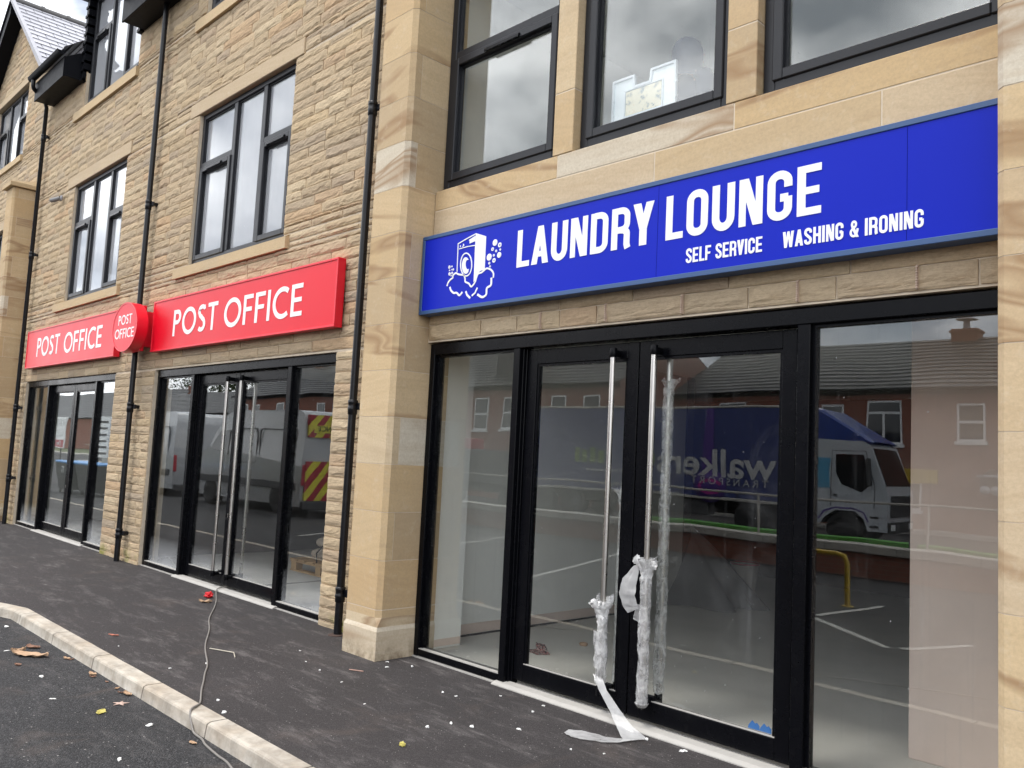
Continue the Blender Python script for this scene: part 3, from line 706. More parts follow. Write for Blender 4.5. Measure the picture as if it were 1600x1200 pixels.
# ---------------- windows
def window(x0, x1, z0, z1, yf, cols, trans, glass, sill=None, lintel=None, fw=.062, mat='grey_frame', lowsill=None, casement=()):
    """cols: mullion centre lines; trans: {column: transom height}; casement: (column, 0 lower / 1 upper)"""
    f = MB(); d = .075; yb = yf+d
    f.bbox(x0, x0+fw, yf, yb, z0, z1, .005); f.bbox(x1-fw, x1, yf, yb, z0, z1, .005)
    f.bbox(x0+fw, x1-fw, yf, yb, z0, z0+fw, .005); f.bbox(x0+fw, x1-fw, yf, yb, z1-fw, z1, .005)
    ed = [x0+fw] + [c for c in cols] + [x1-fw]; mw = .042; panes = MB(); vents = []
    for c in cols: f.bbox(c-mw, c+mw, yf+.002, yb-.002, z0+fw, z1-fw, .005)
    for i in range(len(ed)-1):
        a_ = ed[i] + (mw if i > 0 else 0); b_ = ed[i+1] - (mw if i < len(ed)-2 else 0)
        rows = [(z0+fw, z1-fw)]
        if i in trans:
            tz = trans[i]; f.bbox(a_, b_, yf+.002, yb-.002, tz-.038, tz+.038, .005); rows = [(z0+fw, tz-.038), (tz+.038, z1-fw)]; vents.append((a_, b_, tz))
        for r, (p, q) in enumerate(rows):
            if (i, r) in casement:      # opening light: a second, raised frame
                cw = .05; y2 = yf-.014
                f.bbox(a_-.012, a_+cw, y2, yb-.02, p-.012, q+.012, .006); f.bbox(b_-cw, b_+.012, y2, yb-.02, p-.012, q+.012, .006)
                f.bbox(a_+cw, b_-cw, y2, yb-.02, p-.012, p+cw, .006); f.bbox(a_+cw, b_-cw, y2, yb-.02, q-cw, q+.012, .006)
                a2, b2, p2, q2 = a_+cw, b_-cw, p+cw, q-cw
            else: a2, b2, p2, q2 = a_, b_, p, q
            bw = .014                  # glazing bead
            for (g0,g1,h0,h1) in ((a2,a2+bw,p2,q2),(b2-bw,b2,p2,q2),(a2+bw,b2-bw,p2,p2+bw),(a2+bw,b2-bw,q2-bw,q2)): f.box(g0, g1, yf+.022, yf+.05, h0, h1)
            panes.box(a2+bw-.003, b2-bw+.003, yf+.040, yf+.046, p2+bw-.003, q2-bw+.003)
    o = f.build('window', M[mat], B)
    panes.build('pane', M[glass], o)
    for (p, q, tz) in vents:
        v = MB(); m_ = (p+q)/2; hw = min(.19, (q-p)*.33)
        v.prism([(yf-.016, tz-.085), (yf-.034, tz-.085), (yf-.03, tz-.06), (yf-.016, tz-.052)], 'x', m_-hw, m_+hw); v.build('trickle_vent', M['black'], o)
    if sill:
        s_ = MB(); a1, b1, c1, d1, pr = sill
        s_.add([(a1,WY-pr,c1),(b1,WY-pr,c1),(b1,WY+.12,c1),(a1,WY+.12,c1),(a1,WY-pr,d1-.022),(b1,WY-pr,d1-.022),(b1,WY+.12,d1),(a1,WY+.12,d1)],
               [(0,3,2,1),(4,5,6,7),(0,1,5,4),(1,2,6,5),(3,0,4,7)])
        s_.build('sill', M['ashlar_plain'], o)
    if lintel:
        s_ = MB(); a1, b1, c1, d1, pr = lintel
        s_.bbox(a1, b1, WY-pr, WY+.16, c1, d1, .006); s_.build('lintel', M['ashlar_plain'], o)
    if lowsill:
        s_ = MB(); pz, pr = lowsill
        s_.prism([(yf+.06,z0-pz),(yf-pr,z0-pz),(yf-pr,z0-.012),(yf-.004,z0-.001),(yf+.06,z0-.001)], 'x', x0-.004, x1+.004); s_.build('sill', M[mat], o)
    return o
CS = ((0,0), (2,0), (2,1), (0,1))
window(-10.13, -7.82, 3.72, 5.62, 4.258, (-9.245, -8.54), {0: 4.96, 2: 4.91}, 'glass_sky_film', (-10.46,-7.69,3.57,3.715,.05), (-10.385,-7.65,5.622,5.80,.022), casement=((0,0),(2,0)))
window(-14.86, -12.56, 3.74, 5.655, 4.258, (-14.03, -13.27), {0: 5.0, 2: 4.93}, 'glass_sky_film', (-15.28,-12.375,3.585,3.735,.05), (-15.19,-12.40,5.657,5.845,.022), casement=((0,0),(2,0)))
window(-20.75, -18.40, 7.015, 8.485, 4.29, (-19.95, -19.22), {0: 7.95, 2: 7.95}, 'glass_sky_film', (-20.9,-18.34,6.872,7.012,.05), (-20.9,-18.31,8.487,8.63,.022), casement=((0,0),(2,0)))
window(-20.75, -19.05, 3.81, 5.622, 4.29, (-19.9,), {0: 4.96}, 'glass_sky_film', (-21,-18.9,3.645,3.8,.05), (-21,-18.9,5.627,5.8,.022))
# dormer windows rising through the eaves
for (p, q, z0, sl) in ((-14.84,-12.47,6.985,(-15.2,-12.42,6.815,6.978,.05)), (-10.2,-7.85,6.94,(-10.42,-7.62,6.775,6.932,.05))):
    window(p, q, z0, z0+1.92, 4.27, (p+.87, p+1.62), {0: z0+1.23, 2: z0+1.23}, 'glass_sky_film', sl, None, casement=((0,0),(2,0)), fw=.075)
    dm = MB(); zt = z0+1.92
    dm.bbox(p-.34, q+.34, 3.98, 6.6, zt+.11, zt+.33, .02); dm.bbox(p-.30, q+.30, 4.04, 6.6, zt+.02, zt+.109, .01)
    dm.build('dormer_roof', M['soffit'], B)
    for sx, xa in ((-1, p), (1, q)):          # slate-hung cheeks
        ck = MB(); zz = 7.45
        while zz < zt+.02:
            x_ = xa + sx*.012
            ck.box(min(x_, x_+sx*.10), max(x_, x_+sx*.10), 4.16-.0, 6.2, zz, min(zz+.155, zt+.018)); ck.box(min(x_, x_+sx*.115), max(x_, x_+sx*.115), 4.145, 6.19, zz+.002, zz+.045)
            zz += .157
        ck.build('dormer_cheek', M['soffit'], B)
# corner shop first floor windows
window(-5.262, -3.988, 3.70, 5.715, 4.225, (), {0: 4.81}, 'glass_up', mat='grey_frame', lowsill=(.052,.035), fw=.07, casement=((0,0),))
window(-3.792, -2.608, 3.70, 5.715, 4.225, (), {}, 'glass_up', lowsill=(.052,.035), fw=.07, casement=((0,0),))
window(-2.402, -1.097, 3.70, 5.715, 4.225, (), {}, 'glass_up', lowsill=(.052,.035), fw=.07, casement=((0,0),))

# ---------------- shopfronts
def shopfront(x0, x1, zt, yf, m1, m2, glass, gap, handles=True, thr=None):
    f = MB(); yb = yf+.115
    f.bbox(x0, x0+.055, yf, yb, .0, zt, .004); f.bbox(x1-.055, x1, yf, yb, .0, zt, .004)
    f.bbox(x0+.055, x1-.055, yf-.003, yb, zt-.088, zt-.001, .004)
    for (p, q) in (m1, m2): f.bbox(p, q, yf-.002, yb, .0, zt-.088, .004)
    for (p, q) in ((x0+.055, m1[0]), (m2[1], x1-.055)):        # fixed side lights: low sill, beads
        f.bbox(p, q, yf+.002, yb-.004, .012, .062, .004)
        for (g0,g1,h0,h1) in ((p,p+.02,.062,zt-.088),(q-.02,q,.062,zt-.088),(p+.02,q-.02,zt-.106,zt-.088)): f.box(g0, g1, yf+.03, yf+.075, h0, h1)
    for (p, q) in (m1, m2):                                   # door rebates: stepped profile
        s_ = 1 if (p, q) == m1 else -1; e = q if s_ > 0 else p
        f.bbox(min(e, e+s_*.014), max(e, e+s_*.014), yf+.03, yb, .0, zt-.09, .003); f.bbox(min(e+s_*.014, e+s_*.026), max(e+s_*.014, e+s_*.026), yf+.052, yb, .0, zt-.09, .003)
    o = f.build('shopfront_frame', M['black'], B)
    for (p, q) in ((x0+.055, m1[0]), (m2[1], x1-.055)):
        pn = MB(); pn.box(p+.012, q-.012, yf+.05, yf+.056, .058, zt-.098); pn.build('pane', M[glass], o)
    for (p, q) in ((x0+.055, m1[0]), (m2[1], x1-.055)):        # pale dusty ledge of the side lights
        ds = MB(); ds.box(p+.004, q-.004, yf+.006, yf+.048, .0625, .068); ds.build('dusty_ledge', M['white_strip'], o)
    th = MB(); a_, b_ = (m1[1]-.07, m2[0]+.12) if thr is None else thr
    th.prism([(yf-.052,-.02),(yf-.052,.006),(yf-.02,.020),(yf+.05,.024),(yf+.05,-.02)], 'x', a_, b_); th.build('threshold', M['white_strip'], o)
    for (p, q) in ((x0, a_), (b_, x1)):
        st = MB(); st.box(p, q, yf-.014, yf+.06, -.02, .0095); st.build('sill_strip', M['white_strip'], o)
    leaves = []
    for (p, q, side) in ((m1[1]+.03, gap-.004, 1), (gap+.004, m2[0]-.03, -1)):
        d = MB(); ya, yb2 = yf+.062, yf+.112; zb_, zt_ = .04, zt-.098; sw, rail_t, rail_b = .088, .105, .115
        d.bbox(p, p+sw, ya, yb2, zb_, zt_, .004); d.bbox(q-sw, q, ya, yb2, zb_, zt_, .004)
        d.bbox(p+sw, q-sw, ya+.001, yb2, zb_, zb_+rail_b, .004); d.bbox(p+sw, q-sw, ya+.001, yb2, zt_-rail_t, zt_, .004)
        for (g0,g1,h0,h1) in ((p+sw,p+sw+.016,zb_+rail_b,zt_-rail_t),(q-sw-.016,q-sw,zb_+rail_b,zt_-rail_t),(p+sw+.016,q-sw-.016,zt_-rail_t-.016,zt_-rail_t)): d.box(g0, g1, ya+.010, yb2-.006, h0, h1)
        do = d.build('door', M['black'], B)
        g = MB(); g.box(p+sw-.004, q-sw+.004, ya+.022, ya+.028, zb_+rail_b-.004, zt_-rail_t+.004); g.build('pane', M[glass], do)
        lg = MB(); lg.box(p+sw, q-sw, ya+.004, ya+.020, zb_+rail_b+.0005, zb_+rail_b+.006); lg.build('dusty_ledge', M['white_strip'], do)
        lx = q-sw*.45 if side > 0 else p+sw*.45
        if side > 0:
            k = MB(); k.lathe([(.009,ya-.004),(.009,ya+.01)], (lx+.012, 0, .80), 'y', 12); k.prism([(lx+.007,.765),(lx+.017,.765),(lx+.015,.797),(lx+.009,.797)], 'y', ya-.004, ya+.01); k.build('lock_cylinder', M['steel'], do)
        leaves.append(do)
        if handles:
            hx = gap - side*.16
            for yy, nm in ((yf+.0, 'pull_handle'), (yf+.165, 'pull_handle')):
                hb = MB(); hb.tube([(hx,yy,.17),(hx,yy,zt-.185)], .0175, 16); ho = hb.build(nm, M['steel'], do)
                y_to = ya+.022 if yy < yf+.05 else ya+.028
                for zc_ in (.155, zt-.17):
                    br = MB()
                    br.lathe([(.023,zc_-.03),(.025,zc_-.026),(.025,zc_+.026),(.023,zc_+.03)], (hx,yy,0), 'z', 16)
                    br.tube([(hx,yy,zc_),(hx,(yy+y_to)/2,zc_),(hx,y_to,zc_)], .022, 12); br.bbox(hx-.03, hx+.03, min(y_to, y_to+(-.012 if yy < yf+.05 else .012)), max(y_to, y_to+(-.012 if yy < yf+.05 else .012)), zc_-.032, zc_+.032, .004)
                    br.build('handle_bracket', M['black'], ho)
    return o, leaves
sf1, dl1 = shopfront(-5.268, -1.097, 2.432, 4.20, (-4.315,-4.255), (-2.15,-2.078), 'glass_shop', -3.243)
sf2, dl2 = shopfront(-10.865, -6.667, 2.452, 4.262, (-9.84,-9.775), (-7.60,-7.525), 'glass_po', -8.74)
sf3, dl3 = shopfront(-16.525, -12.237, 2.472, 4.262, (-15.42,-15.355), (-13.15,-13.085), 'glass_po', -14.22, handles=False)
shopfront(-21.6, -17.35, 2.44, 4.262, (-20.4,-20.34), (-18.3,-18.24), 'glass_po', -19.3, handles=False)
# blue stickers inside the bottom corner of the right-hand laundry door
for xs_ in (-2.405, -2.335):
    s_ = MB(); hh = .06
    s_.prism([(xs_-.035,.162),(xs_+.035,.162),(xs_+.034,.186),(xs_+.018,.200),(xs_+.008,.193),(xs_-.010,.207),(xs_-.03,.180)], 'y', 4.2945, 4.2965); s_.build('sticker', M['sticker'], dl1[1])

# ---------------- rooms behind the glass
def room(name, mat, *bxs):
    for b_ in bxs: q_ = MB(); q_.box(*b_); q_.build(name, M[mat], B)
rm = MB()
room('white_plastered_wall', 'plaster', (-5.42,-5.31,4.33,4.72,0,2.62), (-5.64,-5.55,4.721,7.1,0,2.62), (-5.42,-5.285,4.32,4.70,3.45,5.7), (-5.55,-5.43,4.701,9.4,2.85,5.7), (-1.08,-.95,4.32,9.4,2.85,5.7))
room('bare_wall_foot', 'pink', (-5.549,-5.543,4.723,7.1,.03,.115), (-5.309,-5.303,4.34,4.715,.03,.085))
room('floor_gap', 'black', (-5.545,-5.535,4.73,7.1,.012,.028))
pk = MB(); pk.bbox(-1.87, -.5, 5.03, 5.35, .012, 2.62, .004); pk.build('pink_plaster_wall', M['pink'], B)
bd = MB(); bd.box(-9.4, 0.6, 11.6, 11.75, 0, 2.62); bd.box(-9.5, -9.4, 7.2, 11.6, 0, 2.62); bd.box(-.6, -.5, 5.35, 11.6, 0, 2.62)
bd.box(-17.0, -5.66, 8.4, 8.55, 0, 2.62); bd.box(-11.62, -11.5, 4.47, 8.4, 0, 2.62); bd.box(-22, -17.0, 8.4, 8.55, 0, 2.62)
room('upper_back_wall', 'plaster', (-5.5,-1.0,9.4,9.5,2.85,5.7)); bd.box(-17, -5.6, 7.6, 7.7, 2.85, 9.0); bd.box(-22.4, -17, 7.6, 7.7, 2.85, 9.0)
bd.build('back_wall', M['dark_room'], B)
room('plasterboard_wall', 'plaster_d', (-5.80,-5.67,4.47,8.4,0,2.62), (-11.4,-11.2,4.47,7,2.85,5.7), (-17.1,-16.95,4.47,8.4,0,2.62))
fl = MB(); fl.box(-22.4, .6, 4.30, 11.6, -.1, .012); fl.build('floor_screed', M['screed'], B)
cl = MB(); cl.box(-22.4, .6, 4.42, 11.6, 2.62, 2.85); cl.box(-22.4, 0.6, 4.42, 9.5, 5.72, 5.95); cl.build('ceiling', M['plaster'], B)
sp = MB()
sp.lathe([(.035,5.712),(.035,5.719)], (-4.5,5.5,0), 'z', 14); sp.build('ceiling_light', M['spot'], B)

# ---------------- roofs, eaves, gutters
rf = MB()
def roof_slabs(mb, ex0, ex1, y0, z0, y1, z1, n, th=.012):
    for k in range(n):
        t0, t1 = k/n, (k+1.25)/n
        ya, za = y0+(y1-y0)*t0, z0+(z1-z0)*t0; yb_, zb_ = y0+(y1-y0)*min(t1,1.02), z0+(z1-z0)*min(t1,1.02)
        mb.add([(ex0,ya,za+th),(ex1,ya,za+th),(ex1,yb_,zb_),(ex0,yb_,zb_),(ex0,ya,za-.01),(ex1,ya,za-.01)], [(0,1,2,3),(4,5,1,0)])
for (p, q) in ((-16.7,-14.97), (-12.33,-10.33), (-7.71,2.6)): roof_slabs(rf, p, q, 3.87, 7.95, 8.0, 11.2, 28)
rf.build('slate_roof', M['slate'], B); rf = MB()
# right slope of the far gable, courses parallel to the ridge
nC = 15
for k in range(nC):
    t0, t1 = k/nC, min((k+1.3)/nC, 1)
    f_ = lambda t: (-16.62-2.73*t, 8.17+2.26*t)
    (xa, za), (xb, zb_) = f_(t0), f_(t1); th = .034
    rf.add([(xa,3.99,za+th),(xa,11.0,za+th),(xb,11.0,zb_),(xb,3.99,zb_),(xa,3.99,za-.012),(xa,11.0,za-.012)], [(0,1,2,3),(0,4,5,1)])
    f2 = lambda t: (-22.1+2.73*t, 8.17+2.26*t)
    (xa, za), (xb, zb_) = f2(t0), f2(t1)
    rf.add([(xa,3.99,za+th),(xa,11.0,za+th),(xb,11.0,zb_),(xb,3.99,zb_)], [(3,2,1,0)])
rf.build('slate_roof', M['slate'], B)
rg_ = MB(); rg_.tube([(-19.35,3.96,10.44),(-19.35,11.0,10.44)], .07, 10)
for k in range(14): rg_.tube([(-19.35,4.0+.5*k,10.44),(-19.35,4.06+.5*k,10.44)], .085, 10)
rg_.build('ridge_tile', M['slate_far'], B)
vg = MB()                                        # pale verge strip on the near slope, dark bargeboards
vg.prism([(-16.55,8.08),(-19.35,10.40),(-19.35,10.48),(-16.55,8.20)], 'y', 3.93, 4.0); vg.build('verge', M['lead'], B)
bb = MB(); bb.prism([(-22.2,8.04),(-19.35,10.40),(-19.35,10.12),(-22.2,7.80)], 'y', 3.955, 4.20); bb.prism([(-22.2,8.10),(-19.35,10.48),(-19.35,10.40),(-22.2,8.02)], 'y', 3.93, 4.22); bb.build('bargeboard', M['soffit'], B)
for (p, q) in ((-16.55,-14.95), (-12.32,-10.32), (-7.72,-5.75)):
    s_ = MB()
    s_.bbox(p, q, 3.90, 4.30, 7.47, 7.50, .004); s_.bbox(p, q, 3.885, 3.91, 7.455, 7.80, .004)
    s_.prism([(3.91,7.50),(4.30,7.50),(4.30,8.05),(3.91,7.80)], 'x', p+.001, q-.001); s_.build('eaves_box', M['soffit'], B)
    g = MB(); n = 8
    pr = [(3.825+.062*math.cos(R(180+180*k/n)), 7.86+.062*math.sin(R(180+180*k/n))) for k in range(n+1)]
    pr2 = [(3.825+.054*math.cos(R(360-180*k/n)), 7.86+.054*math.sin(R(360-180*k/n))) for k in range(n+1)]
    g.prism(pr+pr2, 'x', p-.04, q+.04); g.bbox(p-.04, q+.04, 3.758, 3.772, 7.852, 7.872, .003)
    for xx in (p-.045, q+.035): g.prism(pr, 'x', xx, xx+.01)
    g.build('gutter', M['soffit'], B)

# ---------------- downpipes
def downpipe(x, y, ztop, socks, top=None):
    d = MB(); r = .0345
    if top: d.tube(top + [(x,y,ztop),(x,y,.0)], r, 18)
    else: d.tube([(x,y,ztop),(x,y,.0)], r, 18)
    o = d.build('downpipe', M['pipe'], B)
    for z in socks:
        b_ = MB(); b_.lathe([(.036,z-.075),(.0415,z-.07),(.0415,z-.035),(.0435,z-.03),(.0435,z-.012),(.0405,z-.008),(.0405,z+.02),(.0435,z+.024),(.0435,z+.05),(.036,z+.055)], (x,y,0), 'z', 20)
        b_.bbox(x+.03, x+.105, y+.015, y+.04, z-.03, z+.03, .006); b_.bbox(x+.055, x+.09, y+.03, WY, z-.022, z+.022, .004); b_.build('pipe_bracket', M['pipe'], o)
    return o
downpipe(-6.205, 4.125, 7.6, (.345, 1.94, 4.62))
downpipe(-11.335, 4.125, 7.8, (.36, 1.985, 4.68))
downpipe(-16.66, 4.125, 7.45, (.80, 2.02, 4.74, 6.9), [(-16.45,3.825,7.80),(-16.45,3.825,7.70),(-16.46,3.84,7.66),(-16.63,4.09,7.52)])
LOGO_POLY= [[(-4.631, 3.207), (-4.518, 3.166), (-4.516, 2.916), (-4.559, 2.915), (-4.593, 2.899), (-4.611, 2.856), (-4.63, 2.838), (-4.635, 3.112)], [(-4.701, 3.17), (-4.638, 3.182), (-4.638, 3.148), (-4.699, 3.139)], [(-4.704, 3.02), (-4.713, 3.029), (-4.723, 3.036), (-4.733, 3.039), (-4.743, 3.039), (-4.752, 3.036), (-4.76, 3.029), (-4.766, 3.02), (-4.77, 3.008), (-4.773, 2.995), (-4.773, 2.981), (-4.77, 2.966), (-4.766, 2.952), (-4.759, 2.939), (-4.751, 2.928), (-4.742, 2.919), (-4.732, 2.914), (-4.722, 2.911), (-4.713, 2.912), (-4.704, 2.916), (-4.696, 2.922), (-4.691, 2.946), (-4.697, 2.943), (-4.704, 2.943), (-4.711, 2.946), (-4.718, 2.951), (-4.724, 2.959), (-4.728, 2.968), (-4.731, 2.978), (-4.732, 2.989), (-4.731, 2.998), (-4.728, 3.007), (-4.723, 3.013), (-4.717, 3.016), (-4.71, 3.017), (-4.702, 3.015)]]
LOGO_STROKE= [([(-4.826, 2.94), (-4.828, 3.036), (-4.831, 3.157), (-4.732, 3.182), (-4.628, 3.204)], 0.0082), ([(-4.816, 3.115), (-4.718, 3.119), (-4.637, 3.116)], 0.0066), ([(-4.708, 3.165), (-4.632, 3.188), (-4.632, 3.139)], 0.0049), ([(-4.77, 3.146), (-4.764, 3.135), (-4.777, 3.126)], 0.0074), ([(-4.804, 3.14), (-4.801, 3.128)], 0.0066), ([(-4.935, 2.842), (-4.923, 2.869), (-4.896, 2.89), (-4.872, 2.9), (-4.871, 2.918), (-4.839, 2.932), (-4.811, 2.92), (-4.782, 2.913), (-4.745, 2.903), (-4.729, 2.877), (-4.724, 2.852), (-4.685, 2.835), (-4.652, 2.807), (-4.614, 2.836), (-4.601, 2.867), (-4.584, 2.895), (-4.549, 2.9), (-4.524, 2.911), (-4.491, 2.924), (-4.447, 2.907), (-4.419, 2.878), (-4.418, 2.845)], 0.0131), ([(-4.901, 2.832), (-4.884, 2.803), (-4.849, 2.78), (-4.817, 2.778), (-4.783, 2.755), (-4.752, 2.776)], 0.0148), ([(-4.712, 2.778), (-4.696, 2.749), (-4.658, 2.721)], 0.0148), ([(-4.641, 2.737), (-4.607, 2.754), (-4.584, 2.791)], 0.0131), ([(-4.58, 2.74), (-4.526, 2.715), (-4.484, 2.729), (-4.479, 2.776), (-4.438, 2.795), (-4.438, 2.848)], 0.0164), ([(-4.661, 2.974), (-4.665, 2.997), (-4.673, 3.019), (-4.684, 3.038), (-4.699, 3.054), (-4.715, 3.065), (-4.732, 3.07), (-4.748, 3.069), (-4.763, 3.063), (-4.775, 3.051), (-4.784, 3.034), (-4.789, 3.013), (-4.789, 2.991), (-4.785, 2.968), (-4.777, 2.946), (-4.765, 2.926), (-4.75, 2.911), (-4.734, 2.9), (-4.717, 2.895), (-4.701, 2.896), (-4.686, 2.903), (-4.674, 2.915), (-4.666, 2.932), (-4.661, 2.952), (-4.661, 2.974)], 0.0099)]
BUBBLES= [(-4.419, 3.104, 0.027), (-4.367, 3.079, 0.02), (-4.441, 3.059, 0.015), (-4.402, 3.04, 0.011), (-4.36, 3.044, 0.009), (-4.473, 3.004, 0.029), (-4.368, 3.006, 0.024), (-4.42, 2.973, 0.019), (-4.425, 3.011, 0.011), (-4.469, 2.959, 0.011), (-4.459, 2.934, 0.009), (-4.919, 2.988, 0.014), (-4.889, 2.989, 0.008), (-4.872, 2.963, 0.01), (-4.914, 2.962, 0.007), (-4.891, 2.965, 0.006), (-4.912, 2.934, 0.014), (-4.882, 2.938, 0.011), (-4.892, 2.919, 0.007)]

# ------------------------------------------------------------------ ground
def sheet(name, poly, z, mat, kind='structure', sub=1):
    mb = MB(); mb.add([(p[0],p[1],z) for p in poly], [tuple(range(len(poly)))]); o = mb.build(name, mat); return tag(o, kind=kind)
pv = MB()
PK = [(2.365, 3.0), (2.365, -8.53), (2.07, -9.45), (1.98, -24.0)]
vs = [(3.0,2.365,0),(3.0,4.28,0),(-24,4.28,0),(-24,1.98,0),(-9.45,2.07,0),(-8.53,2.365,0)]
pv.add(vs, [(0,1,2,3,4,5)]); tag(pv.build('pavement', M['pave']), kind='structure')
rd = MB()
rd.add([(60,2.40,-.08),(-160,2.40,-.08),(-160,-5.5,-.08),(60,-5.5,-.08),(-160,-8,-.35),(60,-8,-.35),(-160,-23.4,-.4),(60,-23.4,-.4)], [(0,1,2,3),(3,2,4,5),(5,4,6,7)])
tag(rd.build('road', M['road']), kind='structure')
gd = MB(); gd.add([(900,900,-.45),(-900,900,-.45),(-900,-900,-.45),(900,-900,-.45)], [(0,1,2,3)]); tag(gd.build('ground', M['hill']), kind='structure')
fp = MB(); fp.box(-160, 60, -24.6, -23.38, -.42, -.28); tag(fp.build('far_pavement', M['concrete']), kind='structure')
kb = MB(); path = [(3.0,2.365),(-8.53,2.365),(-9.45,2.07),(-24,1.98)]
def kerb_stone(ax, ay, bx, by):
    d = Vector((bx-ax, by-ay)); ln = d.length; d.normalize(); nrm = Vector((d.y, -d.x)) if d.x > 0 else Vector((-d.y, d.x))   # towards the road (-y)
    if nrm.y > 0: nrm = -nrm
    prof = [(0,.0035),(.095,.0035),(.112,-.003),(.118,-.012),(.134,-.13),(0,-.13)]
    g = .007; n = 7; vs = []; m = len(prof)
    for i in range(n+1):
        t = g + (ln-2*g)*i/n; base = Vector((ax, ay)) + d*t
        for (o, z) in prof:
            jx = .002*nz(base.x*9, z*30, o*40); q = base + nrm*(o+jx); vs.append((q.x, q.y, z+.0018*nz(base.x*7, base.y*7, o*20)))
    fs = [(i*m+k, i*m+(k+1)%m, (i+1)*m+(k+1)%m, (i+1)*m+k) for i in range(n) for k in range(m)]
    fs += [tuple(range(m))[::-1], tuple(range(n*m, n*m+m))]
    kb.add(vs, fs)
for (p, q) in zip(path[:-1], path[1:]):
    L_ = math.dist(p, q); off = .30 if p[0] > 2 else 0; ds = [0.0]; x = off if off else .914
    while x < L_-.15: ds.append(x); x += .914
    ds.append(L_)
    for s0, s1 in zip(ds[:-1], ds[1:]):
        f = lambda s: (p[0]+(q[0]-p[0])*s/L_, p[1]+(q[1]-p[1])*s/L_)
        kerb_stone(*f(s0), *f(s1))
tag(kb.build('kerb', M['kerb'], fix=True), kind='structure')
# bay markings in the car park
ln = MB()
def pline(a, b, w=.09, z=-.076):
    d = Vector((b[0]-a[0], b[1]-a[1])).normalized(); n = Vector((-d.y, d.x))*w/2
    ln.add([(a[0]+n.x,a[1]+n.y,z),(a[0]-n.x,a[1]-n.y,z),(b[0]-n.x,b[1]-n.y,z),(b[0]+n.x,b[1]+n.y,z)], [(0,1,2,3)])
pline((-4.62,-.97),(-3.35,.04)); pline((-3.25,-.04),(-2.86,-.85), z=-.072); pline((-4.6,-1.08),(-4.49,-2.7), z=-.072); pline((-8.2,.2),(-9.9,-4.2)); pline((-11.3,.2),(-13,-4.2)); pline((-14.2,.2),(-15.9,-4.2)); pline((-1.4,.2),(-2.2,-4.0))
tag(ln.build('bay_markings', M['line']), kind='structure')
# round iron surround where the first pipe meets the tarmac
gl_ = MB(); gl_.lathe([(.068,.0),(.068,.004),(.06,.0045),(.045,.0045)], (-6.19,4.10,.001), 'z', 22); o_ = gl_.build('drain_collar', simple('rusty_collar', (.06,.035,.028), .8, var=.5, scale=20)); tag(o_, 'small rusty round drain collar at the foot of the pipe next to the stone pier', 'drain cover')

# ------------------------------------------------------------------ signs
def fascia(x0, x1, z0, z1, yf, yb, rim, mface, mside, label, sink=.008):
    s = thing('fascia_sign', ((x0+x1)/2, yf, z0), label, 'sign')
    b = MB(); b.bbox(x0+.002, x1-.002, yf+sink, yb, z0+.002, z1-.002, .004); b.build('sign_panel', [mface], s)
    r = MB()
    r.bbox(x0, x1, yf, yb-.01, z1-rim, z1, .003); r.bbox(x0, x1, yf, yb-.01, z0, z0+rim, .003)
    r.bbox(x0, x0+rim, yf, yb-.01, z0+rim, z1-rim, .003); r.bbox(x1-rim, x1, yf, yb-.01, z0+rim, z1-rim, .003); r.build('sign_trim', mside, s)
    return s
S1 = fascia(-5.262, -1.112, 2.645, 3.272, 4.052, 4.165, .031, M['blue'], M['blue_frame'], 'long blue shop sign with white lettering and a washing machine picture over the corner shop', .006)
sm = MB()
for xx in (-2.985, -1.535):
    sm.box(xx-.001, xx+.001, 4.0572, 4.06, 2.68, 3.24)
sm.build('panel_seam', simple('seam_shadow', (.003,.006,.14), .9, spec=.05), S1)
t = MB(); put_text(t, 'LAUNDRY', -4.185, 2.888, .265, 4.0555, 'c', width=1.165, gap=.1); t.build('lettering', M['white'], S1); t = MB(); put_text(t, 'LOUNGE', -2.925, 2.890, .267, 4.0555, 'c', width=.968, gap=.1); t.build('lettering', M['white'], S1)
t = MB(); put_text(t, 'SELF SERVICE', -2.776, 2.733, .085, 4.0555, 'c', width=.487, gap=.09); t.build('lettering', M['white'], S1); t = MB(); put_text(t, 'WASHING & IRONING', -2.170, 2.733, .087, 4.0555, 'c', width=.713, gap=.09); t.build('lettering', M['white'], S1)
t = MB()
for k, pl in enumerate(LOGO_POLY): t.prism(pl[::-1], 'y', 4.0552-.0003*k, 4.060)
def smooth(pts, n=5):
    if len(pts) < 4: return pts
    P = [Vector((p[0], p[1])) for p in pts]; out = []
    for i in range(len(P)-1):
        p0, p1, p2, p3 = P[max(i-1,0)], P[i], P[i+1], P[min(i+2,len(P)-1)]
        for k in range(n):
            u = k/n; out.append(.5*((2*p1)+(-p0+p2)*u+(2*p0-5*p1+4*p2-p3)*u*u+(-p0+3*p1-3*p2+p3)*u**3))
    return out+[P[-1]]
for k, (pts, wd) in enumerate(LOGO_STROKE): stroke_quads(t, smooth(pts) if k > 4 else pts, wd, lambda p: (p.x, p.y), 4.0548-.0002*(k % 5), 4.060)
for k, (x, z, r) in enumerate(BUBBLES):
    rr = r*.86
    stroke_quads(t, arc(x, z, rr*.72, rr*.72, 0, 360, 16)[:-1], rr*.62, lambda p: (p.x, p.y), 4.0545-.0001*(k % 3), 4.060, True)
    if r > .02: t.prism([(x+rr*.45*math.cos(a*.52)-rr*.22, z+rr*.55*math.sin(a*.52)) for a in range(12)][::-1], 'y', 4.0541, 4.060)
t.build('machine_emblem', M['white'], S1)
S2 = fascia(-10.779, -6.5569, 2.664, 3.305, 4.10, 4.188, .022, M['red'], M['red_side'], 'red shop sign with thin white capitals between two black pipes, nearest the stone pier')
